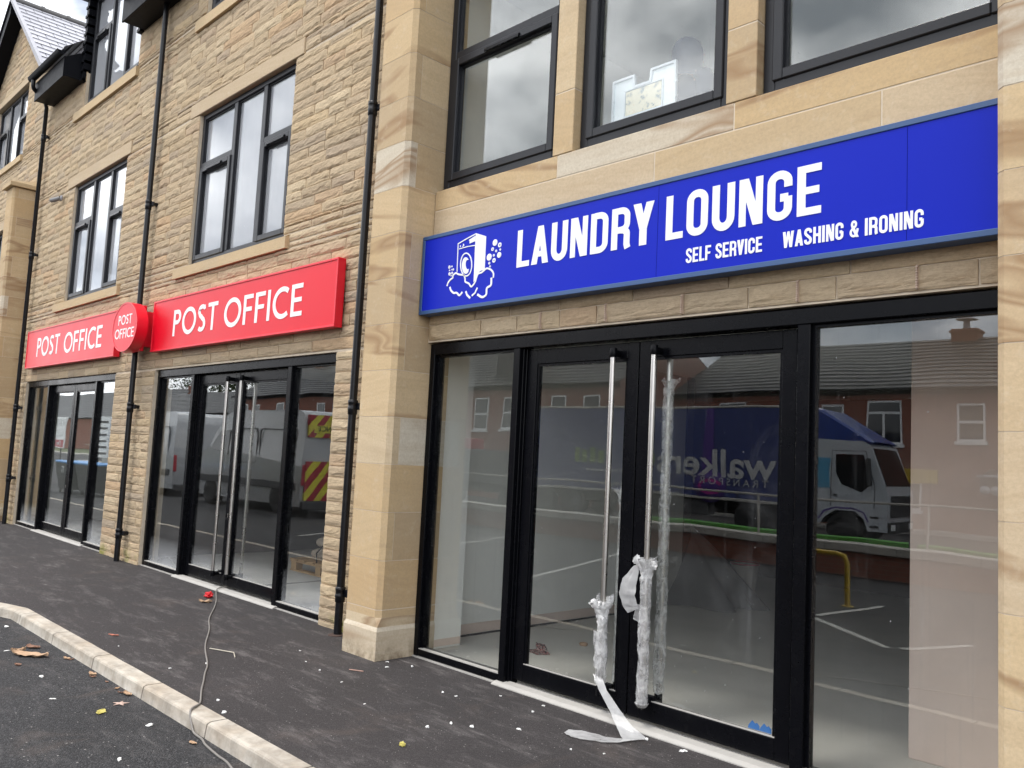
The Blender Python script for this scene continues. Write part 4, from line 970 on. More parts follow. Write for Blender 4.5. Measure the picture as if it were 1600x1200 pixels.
t = MB(); put_text(t, 'POST', -10.1381, 2.8217, .3174, 4.1045, 'w', width=1.18, gap=.15); t.build('lettering', M['white'], S2); t = MB(); put_text(t, 'OFFICE', -8.7901, 2.8187, .3174, 4.1045, 'w', width=1.64, gap=.155); t.build('lettering', M['white'], S2)
S3 = fascia(-16.2779, -12.066, 2.6813, 3.3223, 4.10, 4.188, .022, M['red'], M['red_side'], 'red shop sign with white capitals whose right end tucks behind the oval sign')
t = MB(); put_text(t, 'POST', -15.6777, 2.8573, .3174, 4.1045, 'w', width=1.18, gap=.15); t.build('lettering', M['white'], S3); t = MB(); put_text(t, 'OFFICE', -14.2635, 2.8421, .3174, 4.1045, 'w', width=1.668, gap=.155); t.build('lettering', M['white'], S3)
# oval sign on its square bracket plate
S4 = thing('oval_sign', (-11.14, 3.9, 2.67), 'oval red sign with two lines of white capitals in front of a black pipe', 'sign')
def oval(a, n=56): return [(-11.15+.425*a*math.cos(2*math.pi*k/n), 2.985+.318*a*math.sin(2*math.pi*k/n)) for k in range(n)]
q = MB(); q.prism(oval(.965), 'y', 3.897, 3.905, 0); q.build('sign_panel', M['red'], S4)
q = MB(); q.prism(oval(1.0), 'y', 3.903, 4.03, 0, True)
stroke_quads(q, oval(.975), .016, lambda p: (p.x, p.y), 3.893, 3.91, True); q.build('sign_trim', M['red_side'], S4)
q = MB(); q.bbox(-11.52, -10.95, 4.032, 4.085, 2.685, 3.27, .006); q.bbox(-11.5, -11.40, 4.085, 4.2, 2.75, 3.2, .004); q.bbox(-11.07, -10.97, 4.085, 4.2, 2.75, 3.2, .004); q.build('sign_bracket', M['red_side'], S4)
t = MB(); put_text(t, 'POST', -11.375, 3.018, .125, 3.8955, 'w', width=.455, gap=.12, depth=.004); t.build('lettering', M['white'], S4); t = MB(); put_text(t, 'OFFICE', -11.465, 2.842, .125, 3.8955, 'w', width=.645, gap=.12, depth=.004); t.build('lettering', M['white'], S4)
# little wall camera by the left window
M['trim_grey'] = simple('camera_grey', (.20,.20,.20), .5)
c_ = thing('security_camera', (-15.45, 4.19, 5.52), 'small grey camera fixed to the stones beside the left upper window', 'camera')
q = MB(); q.lathe([(.05,0),(.05,.02),(.03,.03)], (-15.40,4.16,5.55), 'y', 14); q.tube([(-15.40,4.17,5.55),(-15.42,4.10,5.53)], .018, 8); q.build('mount', M['lead'], c_)
q = MB(); q.tube([(-15.39,4.15,5.545),(-15.47,4.09,5.515),(-15.52,4.05,5.50)], [.034,.04,.036], 12); q.build('camera_body', M['trim_grey'], c_)
q = MB(); q.tube([(-15.52,4.05,5.50),(-15.526,4.045,5.498)], .028, 12); q.build('lens', M['black'], c_)

# ------------------------------------------------------------------ wrapping on the pull handles
def sleeve(mb, x, y, z0, z1, r, seed, wob=.012, n=18, rings=60, flare=0.0):
    vs = []
    for j in range(rings+1):
        v = j/rings; z = z0+(z1-z0)*v
        for k in range(n):
            a = 2*math.pi*k/n
            rr = r*(1+.12*nz(z*3, seed, 0)) + wob*nz(math.cos(a+z*6)*1.5+seed, math.sin(a+z*6)*1.5, z*15) + .6*wob*abs(nz(math.cos(a-z*9)*3+seed, math.sin(a-z*9)*3, z*34))
            if flare and v > 1-flare: rr += ((v-1+flare)/flare)**1.5*r*(.55+1.9*nz(math.cos(a)*2.2, math.sin(a)*2.2, seed)+.9*nz(math.cos(a)*5, math.sin(a)*5, seed+4))
            vs.append((x+rr*math.cos(a)+.006*nz(z*5, seed, 3), y+rr*math.sin(a)+.006*nz(z*5, seed, 7), z+((.02 if not flare else .05)*nz(math.cos(a)*2.5, math.sin(a)*2.5, seed+2) if j in (0, rings) else 0)))
    mb.add(vs, [(j*n+k, j*n+(k+1)%n, (j+1)*n+(k+1)%n, (j+1)*n+k) for j in range(rings) for k in range(n)], 0, True)
def crumple(mb, c, s, seed, mi=0, n=18):
    def f(u, v):
        a = 2*math.pi*u; b = math.pi*(v-.5); d = Vector((math.cos(b)*math.cos(a), math.cos(b)*math.sin(a), math.sin(b)))
        k = 1+.55*nz(d.x*2.2+seed, d.y*2.2, d.z*2.2)+.28*nz(d.x*6, d.y*6+seed, d.z*6)
        return (c[0]+s[0]*d.x*k, c[1]+s[1]*d.y*k, c[2]+s[2]*d.z*k)
    mb.grid(f, n*2, n, mi, False)
def ribbon(mb, pts, widths, seed, nw=6, crease=.008, mi=0):
    P = [Vector(p) for p, d in pts]; Dv = [Vector(d).normalized() for p, d in pts]
    fine = []
    for i in range(len(P)-1):
        for k in range(5):
            t = k/5; fine.append((P[i].lerp(P[i+1], t), Dv[i].lerp(Dv[i+1], t).normalized(), widths[i]*(1-t)+widths[i+1]*t))
    fine.append((P[-1], Dv[-1], widths[-1])); n = len(fine)
    vs = []
    for i, (p, d, w_) in enumerate(fine):
        tn = (fine[min(i+1,n-1)][0]-fine[max(i-1,0)][0]).normalized(); nn = d.cross(tn)
        if nn.length > 0: nn.normalize()
        for k in range(nw+1):
            s = k/nw-.5; q = p + d*w_*(s+.04*nz(i*.5, k*.9, seed)) + nn*crease*nz(i*.45, k*.8, seed+3)
            vs.append((q.x, q.y, max(q.z, .004 if q.y > 2.3 else -.07)))
    W = nw+1; mb.add(vs, [(i*W+k, i*W+k+1, (i+1)*W+k+1, (i+1)*W+k) for i in range(n-1) for k in range(nw)], mi, True)
HXL, HXR, HY = -3.403, -3.083, 4.20
wl = thing('plastic_wrap', (HXL, HY, .2), 'torn clear wrapping on the left pull handle with a loose tail on the tarmac', 'packaging')
q = MB(); sleeve(q, HXL, HY, .205, .60, .033, 3, .0075, n=24); sleeve(q, HXL-.004, HY-.004, .30, .52, .041, 8, .008, rings=30); q.build('sleeve', M['wrap'], wl)
q = MB(); sleeve(q, HXL, HY, .57, .71, .030, 4, .020, rings=22, flare=.75, n=26); sleeve(q, HXL-.006, HY-.006, .60, .69, .034, 14, .022, rings=16, flare=.8, n=26); crumple(q, (HXL-.05, HY-.02, .675), (.040,.014,.026), 5.1, n=12); q.build('crumpled_end', M['crumple'], wl)
q = MB()
ribbon(q, [((HXL-.005,HY-.02,.245),(1,.1,-.25)), ((HXL+.07,HY-.06,.185),(1,0,.1)), ((-3.17,4.055,.12),(1,.1,.25)), ((-3.08,4.03,.06),(1,.2,.2)), ((-2.975,4.005,.012),(.6,.8,.0)), ((-2.99,3.95,.010),(.25,1,0)), ((-3.06,3.88,.009),(.1,1,0)), ((-3.15,3.84,.010),(-.1,1,0)), ((-3.24,3.80,.014),(-.2,1,.05)), ((-3.30,3.785,.016),(-.2,1,.1))],
       [.075,.065,.075,.10,.14,.13,.12,.13,.12,.05], 1.0, 7, .004)
q.build('loose_tail', M['tape'], wl)
wr = thing('plastic_wrap', (HXR, HY, .15), 'clear wrapping bunched on the right pull handle with a flap at its top', 'packaging')
q = MB(); sleeve(q, HXR, HY, .150, .90, .034, 11, .0065, rings=110, n=24); q.lathe([(.004,.118),(.03,.135),(.043,.155)], (HXR,HY,0), 'z', 14); q.build('sleeve', M['wrap'], wr)
q = MB(); sleeve(q, HXR, HY, .86, .985, .034, 7, .018, rings=22, flare=.7, n=26); sleeve(q, HXR+.004, HY-.006, .90, 1.0, .030, 17, .024, rings=16, flare=.85, n=26); crumple(q, (HXR+.055, HY-.01, .965), (.030,.012,.022), 1.3, n=10); crumple(q, (HXR-.055, HY-.015, .98), (.034,.014,.020), 9.3, n=10); q.build('crumpled_end', M['crumple'], wr)
q = MB()
ribbon(q, [((HXR-.055,HY-.02,.955),(1,0,.25)), ((HXR-.095,HY-.035,.87),(1,.1,.1)), ((HXR-.105,HY-.045,.78),(1,0,0)), ((HXR-.085,HY-.04,.715),(1,0,.15)), ((HXR-.06,HY-.035,.685),(1,0,.5))], [.05,.105,.12,.11,.09], 4.0, 8, .006)
ribbon(q, [((HXR-.03,HY+.0,.72),(1,.1,-.1)), ((HXR-.045,HY+.01,.65),(1,.1,-.1)), ((HXR-.05,HY+.01,.615),(1,0,-.3))], [.06,.085,.09], 6.0, 6, .006)
q.build('loose_flap', M['tape'], wr)
wi = thing('plastic_wrap', (HXL, 4.365, .2), 'clear sleeve around the inside handle of the left glass door', 'packaging')
q = MB(); sleeve(q, HXL, 4.365, .19, 1.36, .030, 21, .006, rings=120); sleeve(q, HXL-.006, 4.365, 1.31, 1.40, .027, 5, .010, rings=14, flare=.7); q.build('sleeve', M['wrap'], wi)
wj = thing('plastic_wrap', (HXR, 4.365, .2), 'tall clear sleeve around the inside handle of the right door', 'packaging')
q = MB(); sleeve(q, HXR, 4.365, .19, 2.04, .033, 31, .008, rings=170); sleeve(q, HXR+.004, 4.365, 1.99, 2.09, .030, 6, .012, rings=14, flare=.7); q.build('sleeve', M['wrap_b'], wj)

# ------------------------------------------------------------------ cable
cb = MB(); cp = [(-8.72,5.6,.02),(-8.70,4.75,.02),(-8.685,4.40,.035),(-8.66,4.24,.034),(-8.604,4.18,.012),(-8.2,3.99,.006),(-7.788,3.777,.006),(-7.3,3.50,.006),(-6.876,3.305,.006),(-6.45,3.08,.006),(-6.062,2.905,.006),(-5.75,2.77,.006),(-5.494,2.632,.006),(-5.2,2.48,.008),(-4.994,2.381,.010),(-4.92,2.33,.012),(-4.86,2.262,.008),(-4.80,2.24,-.03),(-4.72,2.222,-.068),(-4.6,2.215,-.074),(-4.489,2.19,-.074),(-4.3,2.17,-.074),(-4.111,2.15,-.074),(-3.6,2.0,-.074),(-3.0,1.6,-.074),(-2.0,1.2,-.074)]
cpv = [Vector(p) for p in cp]; sm_ = []
for i in range(len(cpv)-1):
    p0, p1, p2, p3 = cpv[max(i-1,0)], cpv[i], cpv[i+1], cpv[min(i+2,len(cpv)-1)]
    for k in range(6):
        t_ = k/6; sm_.append(.5*((2*p1)+(-p0+p2)*t_+(2*p0-5*p1+4*p2-p3)*t_**2+(-p0+3*p1-3*p2+p3)*t_**3) + Vector((.006*nz(i+t_, 3, 0), .006*nz(i+t_, 9, 0), 0)))
cb.tube(sm_, .0062, 8); o_ = cb.build('cable', M['cable']); tag(o_, 'thin grey cable running from the glass doors over the tarmac to the kerb', 'cable')

# ------------------------------------------------------------------ leaves and litter
def leaf(name, x, y, z, ln, wd, rz, mat, curl, label, cat='leaf', group=None, seed=1.0):
    mb = MB()
    def f(u, v):
        s = v-.5; w_ = wd*math.sin(math.pi*min(.98,max(.02,u)))**.7*(1+.55*nz(u*7, seed, math.copysign(3, s)))
        return ((u-.5)*ln, s*w_, .004+curl*(1.6*s*s*wd+.35*ln*abs(u-.5)**2*2)+.5*curl*wd*nz(u*5, v*4, seed)+.10*wd*nz(u*3+seed, v*2, 1))
    mb.grid(f, 10, 6, 0, False); o = mb.build(name, mat); o.location = (x, y, z); o.rotation_euler = (0, 0, rz); sol = o.modifiers.new('thickness', 'SOLIDIFY'); sol.thickness = .0008
    return tag(o, label, cat, group)
RZ = -.08
leaf('dead_leaf', -7.03, 2.0, RZ, .30, .105, .62, M['leaf_tan'], .30, 'large curled tan leaf lying in the road near the kerb bend', seed=2.2)
leaf('dead_leaf', -7.22, 1.97, RZ, .10, .06, 1.4, M['leaf_tan'], .6, 'small tan leaf tip left of the large curled leaf', seed=4.2)
leaf('dead_leaf', -6.79, 1.86, RZ, .06, .04, .2, M['leaf_brown'], .4, 'tiny brown leaf fragment below the large curled leaf', seed=3.1)
leaf('dead_leaf', -7.29, 2.09, RZ, .13, .07, .5, M['leaf_brown'], .3, 'flat brown leaf above the large curled leaf', seed=8.1)
leaf('yellow_leaf', -5.385, 1.95, RZ, .10, .05, 2.5, M['leaf_yel'], .15, 'pointed yellow leaf lying on the black road')
mb = MB(); pts = [((.052 if k % 2 == 0 else .020)*(1+.2*nz(k, 1, 1))*math.cos(k*math.pi/5), (.052 if k % 2 == 0 else .020)*(1+.2*nz(k, 5, 1))*math.sin(k*math.pi/5)) for k in range(10)]
vs = [(0,0,.012)] + [(p[0],p[1],.006+.012*abs(nz(i, 2, 7))) for i, p in enumerate(pts)]; mb.add(vs, [(0, i+1, (i+1) % 10+1) for i in range(10)]); o_ = mb.build('star_leaf', simple('pink_brown_leaf', (.50,.36,.30), .7, var=.2)); o_.location = (-5.49,2.10,RZ); o_.modifiers.new('t', 'SOLIDIFY').thickness = .002; tag(o_, 'pale star shaped leaf on the road beside the kerb', 'leaf')
for i, (x, y, s, rz) in enumerate(((-6.80,2.185,.10,.3),(-6.76,2.20,.06,1.2),(-6.27,2.19,.12,.1),(-6.2,2.17,.07,.8),(-5.66,2.205,.12,.2),(-5.72,2.19,.07,1.1),(-5.83,2.2,.06,2.0),(-6.02,2.2,.05,.2))):
    leaf('gutter_leaf', x, y, RZ, s*.7, s*.33, rz, M['leaf_brown'] if i % 2 else M['leaf_tan'], .5, 'dry leaf fragment caught at the foot of the kerb', 'leaf', 'leaf bits along the kerb foot', seed=i*1.7)
leaf('dead_leaf', -4.56, 2.15, RZ, .05, .03, .4, M['leaf_tan'], .4, 'small pinkish leaf in the road close to where the cable leaves the kerb', seed=6.6)
mb = MB(); crumple(mb, (0,0,.028), (.04,.04,.03), 4.4, n=10); o_ = mb.build('crumpled_paper', M['poppy']); o_.location = (-8.33,3.97,0); tag(o_, 'bright red crumpled scrap beside the cable near the doors', 'litter')
leaf('dead_leaf', -8.10,3.83,.0,.14,.06,.6,M['leaf_tan'],.5,'yellowish curled leaf touching the cable below the red scrap', seed=5.5)
leaf('dead_leaf', -7.06,2.60,.0,.10,.03,.5,simple('rusty_leaf', (.42,.14,.09), .7),.2,'rust red sliver on the tarmac near the kerb bend', seed=1.5)
mb = MB(); crumple(mb, (0,0,.010), (.02,.015,.012), 1.4, n=8); o_ = mb.build('yellow_scrap', M['leaf_yel']); o_.location = (-3.68,2.90,0); tag(o_, 'small yellow scrap alone on the pavement', 'litter')
tw = MB(); tw.tube([(-6.25,3.02,.006),(-6.02,3.10,.010),(-5.90,3.05,.006)], .004, 6); tag(tw.build('twig', simple('pale_twig', (.50,.46,.38), .8)), 'thin pale bent twig on the pavement right of the cable', 'twig')
tw = MB(); tw.tube([(-5.16,3.55,.005),(-5.06,3.60,.006)], .004, 6); tag(tw.build('splinter', simple('red_splinter', (.40,.25,.20), .8)), 'short reddish splinter on the tarmac in front of the stone pier', 'litter')
bits = [(-6.67,2.5,.012),(-5.85,2.55,.016),(-5.85,2.81,.02),(-4.97,2.48,.018),(-4.73,2.40,.03),(-5.53,3.42,.012),(-5.26,3.37,.014),(-5.85,3.56,.014),(-5.08,3.82,.018),(-4.99,3.98,.02),(-5.2,3.91,.02),(-4.92,3.33,.014),(-4.34,3.73,.017),(-4.23,3.75,.017),(-3.82,3.36,.024),(-3.84,3.2,.02),(-3.70,3.42,.026),(-3.51,3.61,.022),(-3.70,3.92,.016),(-3.75,4.07,.018),(-2.71,4.09,.03),(-2.95,4.08,.02),(-4.07,4.0,.014),(-4.42,3.17,.012),(-3.1,3.6,.013),(-2.95,3.7,.012)]
proto = {}
for i, (x, y, s) in enumerate(bits):
    k = i % 3
    if k not in proto:
        mb = MB()
        if k == 0: crumple(mb, (0,0,.6), (1,.8,.7), 1.1, n=7)
        elif k == 1: mb.tube([(.9*math.cos(a),.9*math.sin(a),.35) for a in (0,.7,1.4,2.1,2.8,3.5,4.2)], .35, 7)
        else: crumple(mb, (0,0,.35), (1.5,.6,.4), 6.1, n=7)
        o_ = proto[k] = mb.build('foam_bit', M['scrap'])
    else: o_ = proto[k].copy(); COL.objects.link(o_)
    s *= .52; o_.location = (x, y, .0); o_.scale = (s, s, s); o_.rotation_euler = (0, 0, i*1.3)
    tag(o_, 'tiny white crumb of packing foam on the dark pavement', 'litter', 'white foam crumbs on the pavement')
for i, (x, y, s) in enumerate(((-6.38,1.9,.03),(-5.82,1.81,.02),(-4.98,2.08,.03),(-4.55,1.76,.025),(-8.17,2.12,.03),(-7.28,1.91,.02))):
    o_ = proto[2 if i % 2 else 0].copy(); COL.objects.link(o_); o_.location = (x, y, RZ); s *= .7; o_.scale = (s, s*.8, s*.5); o_.rotation_euler = (0,0,i*.9)
    tag(o_, 'small white paper crumb on the black road in front of the kerb', 'litter', 'white crumbs on the road')

# ------------------------------------------------------------------ things seen through the glass
pal = thing('pallet', (-9.0, 6.1, .012), 'wooden pallet carrying sacks on the floor behind the glass left of the stone pier', 'pallet')
q = MB()
for x in (-9.62,-9.05,-8.48):
    for yy in (5.72,6.2,6.68): q.bbox(x-.06, x+.06, yy-.05, yy+.05, .034, .125, .004)
q.build('block', M['timber'], pal)
q = MB()
for yy in (5.72,6.2,6.68): q.bbox(-9.7, -8.4, yy-.05, yy+.05, .0125, .033, .003); q.bbox(-9.7, -8.4, yy-.05, yy+.05, .1255, .147, .003)
for k in range(7): q.bbox(-9.7+k*.2, -9.56+k*.2, 5.66, 6.74, .1475, .168, .003)
q.build('deck', M['timber'], pal)
for i, (cx, cz, ang, lb) in enumerate(((-9.05,.25,0,'lower paper sack lying on the pallet'),(-8.95,.40,.12,'upper paper sack strapped on top of the other sack'))):
    def f(u, v, cx=cx, cz=cz, i=i):
        a = 2*math.pi*v; sgn = lambda t, p: math.copysign(abs(t)**p, t); e = (1-abs(2*u-1)**5)**.4 if 0 < u < 1 else .02
        return (cx+(u-.5)*.85, 6.1+.36*sgn(math.cos(a), .7)*(.4+.6*e), cz+.085*sgn(math.sin(a), .8)*e+.012*nz(u*6, v*6, i))
    mb = MB(); mb.grid(f, 26, 24, 0, True); o_ = mb.build('paper_sack', M['sack']); tag(o_, lb, 'sack')
stp = MB(); stp.tube([(-9.16,5.72,.15),(-9.15,5.70,.28),(-9.05,5.76,.42),(-8.9,5.95,.50),(-8.85,6.2,.50)], .009, 6); tag(stp.build('strap', M['black']), 'dark strap tied over the paper sacks', 'strap')
lf = MB(); lf.add([(-4.93,5.06,.014),(-4.72,5.02,.014),(-4.66,5.11,.014),(-4.87,5.16,.014),(-4.90,5.19,.06),(-4.75,5.14,.075)], [(0,1,2,3),(3,2,5,4)]); o_ = lf.build('leaflet', M['paper']); o_.modifiers.new('t', 'SOLIDIFY').thickness = .002
tag(o_, 'folded printed leaflet on the floor just inside the left glass door', 'leaflet')
mb = MB(); mb.lathe([(.03,0),(.038,.012),(.034,.022),(.02,.026)], (-4.75,5.62,.012), 'z', 16); tag(mb.build('jar_lid', M['leaf_tan']), 'small cream cap on the floor inside behind the leaflet', 'litter')
# dust sheet thrown over something leaning
def fsheet(u, v):
    a = 2*math.pi*u; r_ = .10+.75*v**1.1; fold = 1+.18*v*math.sin(a*7+2*nz(v*2, 1, 1))+.1*nz(a, v*3, 2)
    return (-6.1+r_*1.0*fold*math.cos(a)+.35*v, 8.7+r_*.7*fold*math.sin(a), 1.02*(1-v**1.25)+.015+.03*nz(a*2, v*4, 5)*(1-v))
mb = MB(); mb.grid(fsheet, 72, 18, 0, True); mb.lathe([(.001,1.03),(.06,1.025),(.1,1.0)], (-6.1,8.7,0), 'z', 12); tag(mb.build('dust_sheet', M['tarp']), 'dark dust sheet draped over a tall shape at the back of the laundry shop', 'sheet')
BKX, BKY = -5.72, 9.9
bk = thing('bucket', (BKX, BKY, .012), 'pale bucket with a red rim on the floor at the back of the laundry shop', 'bucket')
mb = MB(); mb.lathe([(.13,.012),(.17,.36),(.175,.37),(.165,.365),(.125,.03)], (BKX,BKY,0), 'z', 22); mb.build('bucket_body', simple('pale_plastic', (.55,.50,.43), .5), bk)
mb = MB(); mb.tube([(BKX+.178*math.cos(a*.3142),BKY+.178*math.sin(a*.3142),.37) for a in range(21)], .014, 6); mb.build('rim', M['cred'], bk)
# storage box lid standing on the upper window ledge
ll = thing('box_lid', (-3.35, 4.36, 3.77), 'translucent plastic box lid with a printed label standing in the upper window', 'box lid')
LP = [(-3.605,3.76),(-3.095,3.76),(-3.10,4.165),(-3.285,4.165),(-3.295,4.085),(-3.425,4.085),(-3.435,4.165),(-3.605,4.165)]
mb = MB(); mb.prism(LP, 'y', 4.345, 4.352); mb.build('lid_panel', M['lid'], ll)
mb = MB(); stroke_quads(mb, LP, .016, lambda p: (p.x, p.y), 4.335, 4.356, True)
stroke_quads(mb, [(-3.505,3.89),(-3.195,3.89),(-3.195,4.075),(-3.505,4.075)], .010, lambda p: (p.x, p.y), 4.338, 4.345, True)
for xx in (-3.605,-3.095):
    for zz in (3.93,4.03): mb.bbox(xx-.012, xx+.012, 4.334, 4.358, zz-.008, zz+.008, .003)
mb.build('rim', simple('milky_rim', (.70,.76,.80), .3), ll)
pm, pnt, pout = newmat('printed_label'); P_ = NT(pnt); vv = P_.pos()
cc = P_.ramp(P_.noise(vv, 18, 5, .7), [(.38, (.25,.30,.30)), (.46, (.75,.70,.52)), (.6, (.85,.80,.62)), (.75, (.62,.42,.20))]); P_.principled(pout, base=cc, rough=.5)
mb = MB(); mb.box(-3.495, -3.205, 4.341, 4.3445, 3.90, 4.065); mb.build('printed_label', pm, ll)

# ---------------- a person standing in the upper room, dim behind the glass
def person():
    root = thing('person', (-3.42, 4.95, 2.87), 'person in a dark jacket standing indoors behind the upper window', 'person')
    V = []; E = []; Rr = []
    def nd(p, r, par=None):
        V.append(p); Rr.append(r)
        if par is not None: E.append((par, len(V)-1))
        return len(V)-1
    pel = nd((0,0,.95), (.16,.11)); wa = nd((0,0,1.10), (.145,.10), pel); chn = nd((0,0,1.30), (.175,.115), wa); sh = nd((0,0,1.44), (.13,.085), chn)
    nk = nd((0,-.01,1.52), (.062,.062), sh); jaw = nd((0,-.03,1.60), (.070,.082), nk); hd = nd((0,-.02,1.68), (.080,.098), jaw); nd((0,-.005,1.74), (.066,.082), hd)
    for s in (-1, 1):
        a0 = nd((s*.17,0,1.43), (.068,.066), sh); el = nd((s*.235,.02,1.16), (.047,.047), a0); wr_ = nd((s*.245,-.07,.92), (.032,.030), el); pm_ = nd((s*.243,-.09,.855), (.038,.022), wr_)
        for k in range(4): f1 = nd((s*.243+(k-1.5)*.018, -.10, .79-.004*abs(k-1)), (.010,.009), pm_); nd((s*.243+(k-1.5)*.017, -.105+.02, .75-.006*abs(k-1)), (.008,.008), f1)
        th = nd((s*.243-.035*s, -.12, .84), (.011,.011), pm_); nd((s*.243-.045*s, -.135, .80), (.009,.009), th)
        h_ = nd((s*.095,0,.88), (.098,.095), pel); kn = nd((s*.10,-.01,.48), (.062,.064), h_); an = nd((s*.105,.02,.09), (.042,.046), kn); nd((s*.115,-.12,.04), (.040,.034), an)
    me = D.meshes.new('body'); me.from_pydata(V, E, []); o = D.objects.new('body', me); COL.objects.link(o); o.parent = root
    sk = o.modifiers.new('skin', 'SKIN'); sk.use_smooth_shade = True
    for i, r_ in enumerate(Rr): me.skin_vertices[0].data[i].radius = r_
    me.skin_vertices[0].data[0].use_root = True
    sb = o.modifiers.new('sub', 'SUBSURF'); sb.levels = sb.render_levels = 2
    me.materials.append(M['skin'])
    mb = MB()
    def shell(u, v):
        a = 2*math.pi*u; z = .78+.72*v; t = v
        rx = .185+.03*math.sin(t*math.pi)-.01+.045*max(0, t-.55)-max(0, t-.88)*1.1; ry = .135+.01*math.sin(t*3)-max(0, t-.88)*.55
        return (rx*math.cos(a), ry*math.sin(a)+.004*nz(a*3, z*8, 1), z)
    mb.grid(shell, 36, 18, 0, True)
    for s in (-1, 1): mb.tube([(s*.15,0,1.455),(s*.195,.0,1.38),(s*.238,.02,1.16),(s*.25,-.06,.94)], [.075,.082,.064,.05], 14)
    mb.build('jacket', M['cloth'], root, local=True)
    mb = MB()
    for s in (-1, 1): mb.tube([(s*.095,0,.90),(s*.10,-.01,.48),(s*.105,.02,.07)], [.115,.08,.062], 14)
    mb.build('trousers', M['tarp'], root, local=True)
    mb = MB()
    def cap(u, v):
        a = 2*math.pi*u; b = math.pi/2*(1-v*.95); return (.087*math.cos(b)*math.cos(a), -.012+.108*math.cos(b)*math.sin(a), 1.675+.10*math.sin(b))
    mb.grid(cap, 28, 10, 0, True); mb.build('hair', M['hair'], root, local=True)
    mb = MB()
    hp_ = [(0,1.79),(.05,1.782),(.085,1.755),(.103,1.71),(.108,1.66),(.102,1.60),(.092,1.55),(.115,1.50),(.17,1.455),(.22,1.42)]
    mb.add([(r_*math.cos(R(-62+304*i/24)), .01+r_*1.12*math.sin(R(-62+304*i/24)), z_) for (r_, z_) in hp_ for i in range(25)], [(j*25+i, j*25+i+1, (j+1)*25+i+1, (j+1)*25+i) for j in range(len(hp_)-1) for i in range(24)], 0, True); mb.build('silhouette_hood', M['cloth'], root, local=True)  # dark covering added so the head reads as a dim silhouette
    mb = MB()
    mb.lathe([(.012,-.12),(.016,-.125),(.004,-.142)], (0,0,1.655), 'y', 10)
    for s in (-1, 1): mb.lathe([(.011,-.105),(.010,-.112),(.002,-.115)], (s*.033,0,1.69), 'y', 10); mb.lathe([(.022,-.012),(.026,0),(.018,.012)], (s*.083,-.005,1.665), 'x', 10)
    mb.bbox(-.025, .025, -.112, -.10, 1.608, 1.616, .003)
    mb.build('face', M['skin'], root, local=True)
    root.rotation_euler = (0, 0, R(165))
person()

# ------------------------------------------------------------------ across the car park (seen in the glass)
def part(mb, name, mat, root): return mb.build(name, mat, root, local=True)
def wheel(root, x, y, r, wd, nm='wheel'):
    mb = MB(); mb.lathe([(r*.62,-wd/2),(r*.97,-wd/2),(r,-wd*.38),(r,wd*.38),(r*.97,wd/2),(r*.62,wd/2)], (x,y,r), 'y', 26); o = part(mb, nm, M['tyre'], root)
    mb = MB(); mb.lathe([(r*.1,-wd*.40),(r*.6,-wd*.36),(r*.63,-wd*.5),(r*.63,wd*.5),(r*.6,wd*.36),(r*.1,wd*.40)], (x,y,r), 'y', 20); part(mb, 'rim', M['lead'], o)
# low wall with pale coping and rail
lw = thing('low_wall', (-12, -5.7, -.3), 'low wall with a pale coping and a thin metal rail, reflected in the shop windows', 'wall')
mb = MB(); mb.box(-45, 8, -5.82, -5.55, -.5, .31); mb.build('wall', M['brick'], lw)
mb = MB()
x = -45
while x < 8: mb.bbox(x+.004, x+1.196, -5.89, -5.48, .31, .45, .012); x += 1.2
mb.build('coping', M['concrete'], lw)
mb = MB(); mb.tube([(-45,-5.7,1.20),(8,-5.7,1.12)], .02, 8)
x = -44
while x < 8: mb.tube([(x,-5.7,.44),(x,-5.7,1.16)], .022, 8); x += 3.0
mb.build('rail', M['concrete'], lw)
gp = thing('gate_pier', (-2.3, -5.2, -.08), 'stone gate pier with a shallow pyramid cap, reflected in the right pane', 'gate pier')
mb = MB(); mb.bbox(-2.62, -1.98, -5.45, -4.85, -.2, .62, .01); mb.build('shaft', M['ashlar_plain'], gp)
mb = MB(); mb.add([(-2.74,-5.57,.62),(-1.86,-5.57,.62),(-1.86,-4.73,.62),(-2.74,-4.73,.62),(-2.74,-5.57,.70),(-1.86,-5.57,.70),(-1.86,-4.73,.70),(-2.74,-4.73,.70),(-2.3,-5.15,.86)], [(3,2,1,0),(0,1,5,4),(1,2,6,5),(2,3,7,6),(3,0,4,7),(4,5,8),(5,6,8),(6,7,8),(7,4,8)]); mb.build('pier_cap', M['concrete'], gp)
hp = thing('hoop_barrier', (-5.4, -2.2, -.08), 'yellow bent tube barrier standing in the car park reflection', 'barrier')
mb = MB(); hz_ = .56; mb.tube([(-5.62,-2.2,-.1),(-5.62,-2.2,hz_-.12),(-5.58,-2.2,hz_-.03),(-5.48,-2.2,hz_),(-4.88,-2.2,hz_),(-4.78,-2.2,hz_-.03),(-4.74,-2.2,hz_-.12),(-4.74,-2.2,-.1)], .034, 12); mb.build('tube', M['yellow'], hp)
mb = MB()
for xx in (-5.62,-4.74): mb.lathe([(.08,-.079),(.08,-.066),(.04,-.064)], (xx,-2.2,0), 'z', 12)
mb.build('foot_plate', M['yellow'], hp)
# green planks behind the coping
gr = thing('green_panel', (-8, -6.4, -.3), 'bright green edging panel behind the low wall in the reflection', 'panel')
mb = MB(); mb.bbox(-11.2, -5.55, -6.45, -6.38, .28, .50, .03); mb.bbox(-5.4, -2.0, -6.45, -6.38, .26, .48, .03); mb.build('panel', M['green'], gr)
mb = MB()
for xx in (-10.8,-8.4,-6,-4.9,-2.5): mb.bbox(xx-.04, xx+.04, -6.37, -6.30, -.4, .42, .004)
mb.build('stake', M['timber'], gr)

